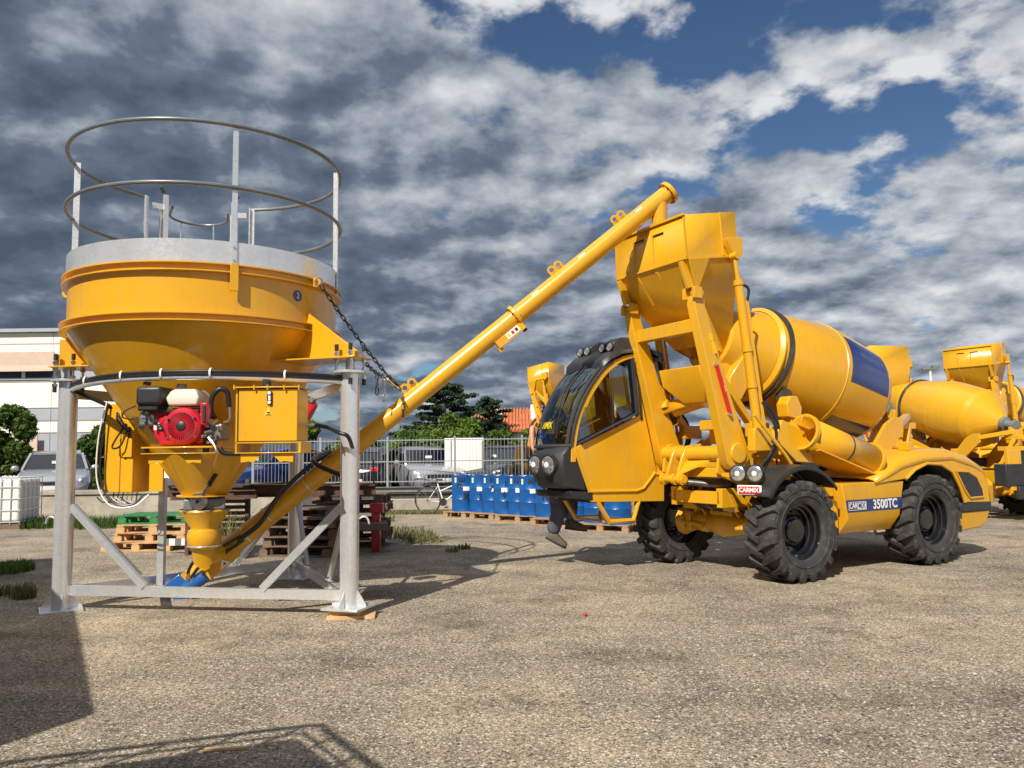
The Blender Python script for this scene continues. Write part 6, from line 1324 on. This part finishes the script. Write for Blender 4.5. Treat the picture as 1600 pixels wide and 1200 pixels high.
# fingers of both hands
def fingers(base, d, s_, up_):
    base = Vector(base); d = Vector(d).normalized(); s_ = Vector(s_).normalized(); up_ = Vector(up_).normalized()
    return base, d, s_, up_
for bi, base, d, s_, cu in ((13, (-.30, -.20, 1.62), (.1, -.3, -.9), (0, 1, -.2), (.9, 0, -.2)), (17, (.60, -.06, 1.64), (.95, -.1, .1), (0, .3, .95), (.1, -.9, .2))):
    base, d, s_, cu = Vector(base), Vector(d).normalized(), Vector(s_).normalized(), Vector(cu).normalized()
    for k, ln in enumerate((.070, .080, .075, .060)):
        o_ = (k - 1.5) * .020; p = base + s_ * o_ + d * .02; a = p + d * ln * .5; b = a + d * ln * .25 + cu * ln * .35; c = b - d * ln * .05 + cu * ln * .3
        i0 = len(N); N += [(*p, .010), (*a, .0095), (*b, .009), (*c, .008)]; Ed += [(bi, i0), (i0, i0 + 1), (i0 + 1, i0 + 2), (i0 + 2, i0 + 3)]
    p = base - s_ * .035; a = p - s_ * .02 + d * .025 + cu * .02; b = a + d * .02 + cu * .025; i0 = len(N); N += [(*p, .012), (*a, .011), (*b, .009)]; Ed += [(bi, i0), (i0, i0 + 1), (i0 + 1, i0 + 2)]
bodyo = make_skin('body', SKIN, N, Ed)
# face: looking to picture right and a little towards us
hc = V(.075, -.025, 2.085); fdv = V(.75, -.65, -.05).normalized(); fs = V(fdv.y, -fdv.x, 0).normalized() * -1; fu = V(0, 0, 1)
MB().lathe([(.004, .035), (.016, .0), (.020, -.02), (.001, -.03)], frame(hc + fdv * .098 + fu * -.018, fs, fu), 10).build('nose', SKIN, bodyo)
for k in (-1, 1):
    MB().ball(hc + fdv * .090 + fs * .032 * k + fu * .010, .012, 10, 8).build('eye', WHITE, bodyo); MB().ball(hc + fdv * .1005 + fs * .032 * k + fu * .010, .0055, 8, 6).build('iris', INK, bodyo)
    MB().beam(hc + fdv * .099 + fs * .015 * k + fu * .030, hc + fdv * .094 + fs * .052 * k + fu * .030, .008, .007).build('eyebrow', HAIRM, bodyo); MB().ball(hc + fs * .095 * k - fdv * .005, .028, 10, 8, (.5, .5, 1)).build('ear', SKIN, bodyo)
MB().beam(hc + fdv * .096 - fs * .024 - fu * .058, hc + fdv * .096 + fs * .024 - fu * .058, .008, .010).build('mouth', mat('lip', (.35, .12, .09), .5), bodyo)
hr = MB(); hr.ball(hc + fu * .035 - fdv * .022, .112, 20, 12, (1, 1, .95)); hro = hr.build('hair', HAIRM, bodyo)
make_skin('shirt', SHIRT, [(0, 0, 1.16, .145), (0, 0, 1.40, .14), (0, 0, 1.60, .16), (.01, 0, 1.76, .135), (.025, 0, 1.84, .08), (-.15, -.02, 1.765, .085), (-.23, -.05, 1.87, .074), (.18, .05, 1.745, .085), (.29, .06, 1.66, .078)], [(0, 1), (1, 2), (2, 3), (3, 4), (3, 5), (5, 6), (3, 7), (7, 8)])
make_skin('trousers', TROUS, [(.02, .02, 1.22, .16), (-.02, -.02, 1.10, .14), (.06, -.05, .80, .12), (.035, -.045, .66, .115), (-.005, -.01, .54, .102), (-.035, .015, .42, .108), (.10, .06, 1.10, .14), (.24, .0, .86, .12), (.22, .11, .62, .10)], [(0, 1), (1, 2), (2, 3), (3, 4), (4, 5), (0, 6), (6, 7), (7, 8)])
def shoe(c, d, nm='shoe'):
    c = Vector(c); d = Vector(d).normalized(); s_ = d.cross(V(0, 0, 1)).normalized(); u_ = s_.cross(d); rr = []
    for q, w, h0, h1 in ((-.085, .036, .0, .08), (-.055, .048, 0, .13), (.0, .052, 0, .13), (.065, .056, 0, .095), (.14, .056, 0, .072), (.205, .042, .004, .055), (.225, .025, .01, .035)):
        rr.append([c + d * q + s_ * w + u_ * h0, c + d * q + s_ * w * .95 + u_ * (h1 * .6), c + d * q + s_ * w * .5 + u_ * h1, c + d * q - s_ * w * .5 + u_ * h1, c + d * q - s_ * w * .95 + u_ * (h1 * .6), c + d * q - s_ * w + u_ * h0])
    o = MB().loft(rr).build(nm, SHOE, per, smooth=60)
    MB().loft([[c + d * q + s_ * w - u_ * .002, c + d * q - s_ * w - u_ * .002, c + d * q - s_ * w - u_ * .028, c + d * q + s_ * w - u_ * .028] for q, w in ((-.09, .038), (-.055, .052), (.065, .060), (.14, .060), (.21, .046), (.23, .026))]).build('sole', BLK, o)
    for q in (.02, .05, .08): MB().cyl(c + d * q + s_ * .03 + u_ * (.10 - q * .35), c + d * q - s_ * .03 + u_ * (.10 - q * .35), .004, n=6).build('lace', STICK if False else WOODP, o)
shoe((-.04, .0, .345), (.80, -.25, -.42)); shoe((.24, .06, .50), (.9, -.3, -.1))
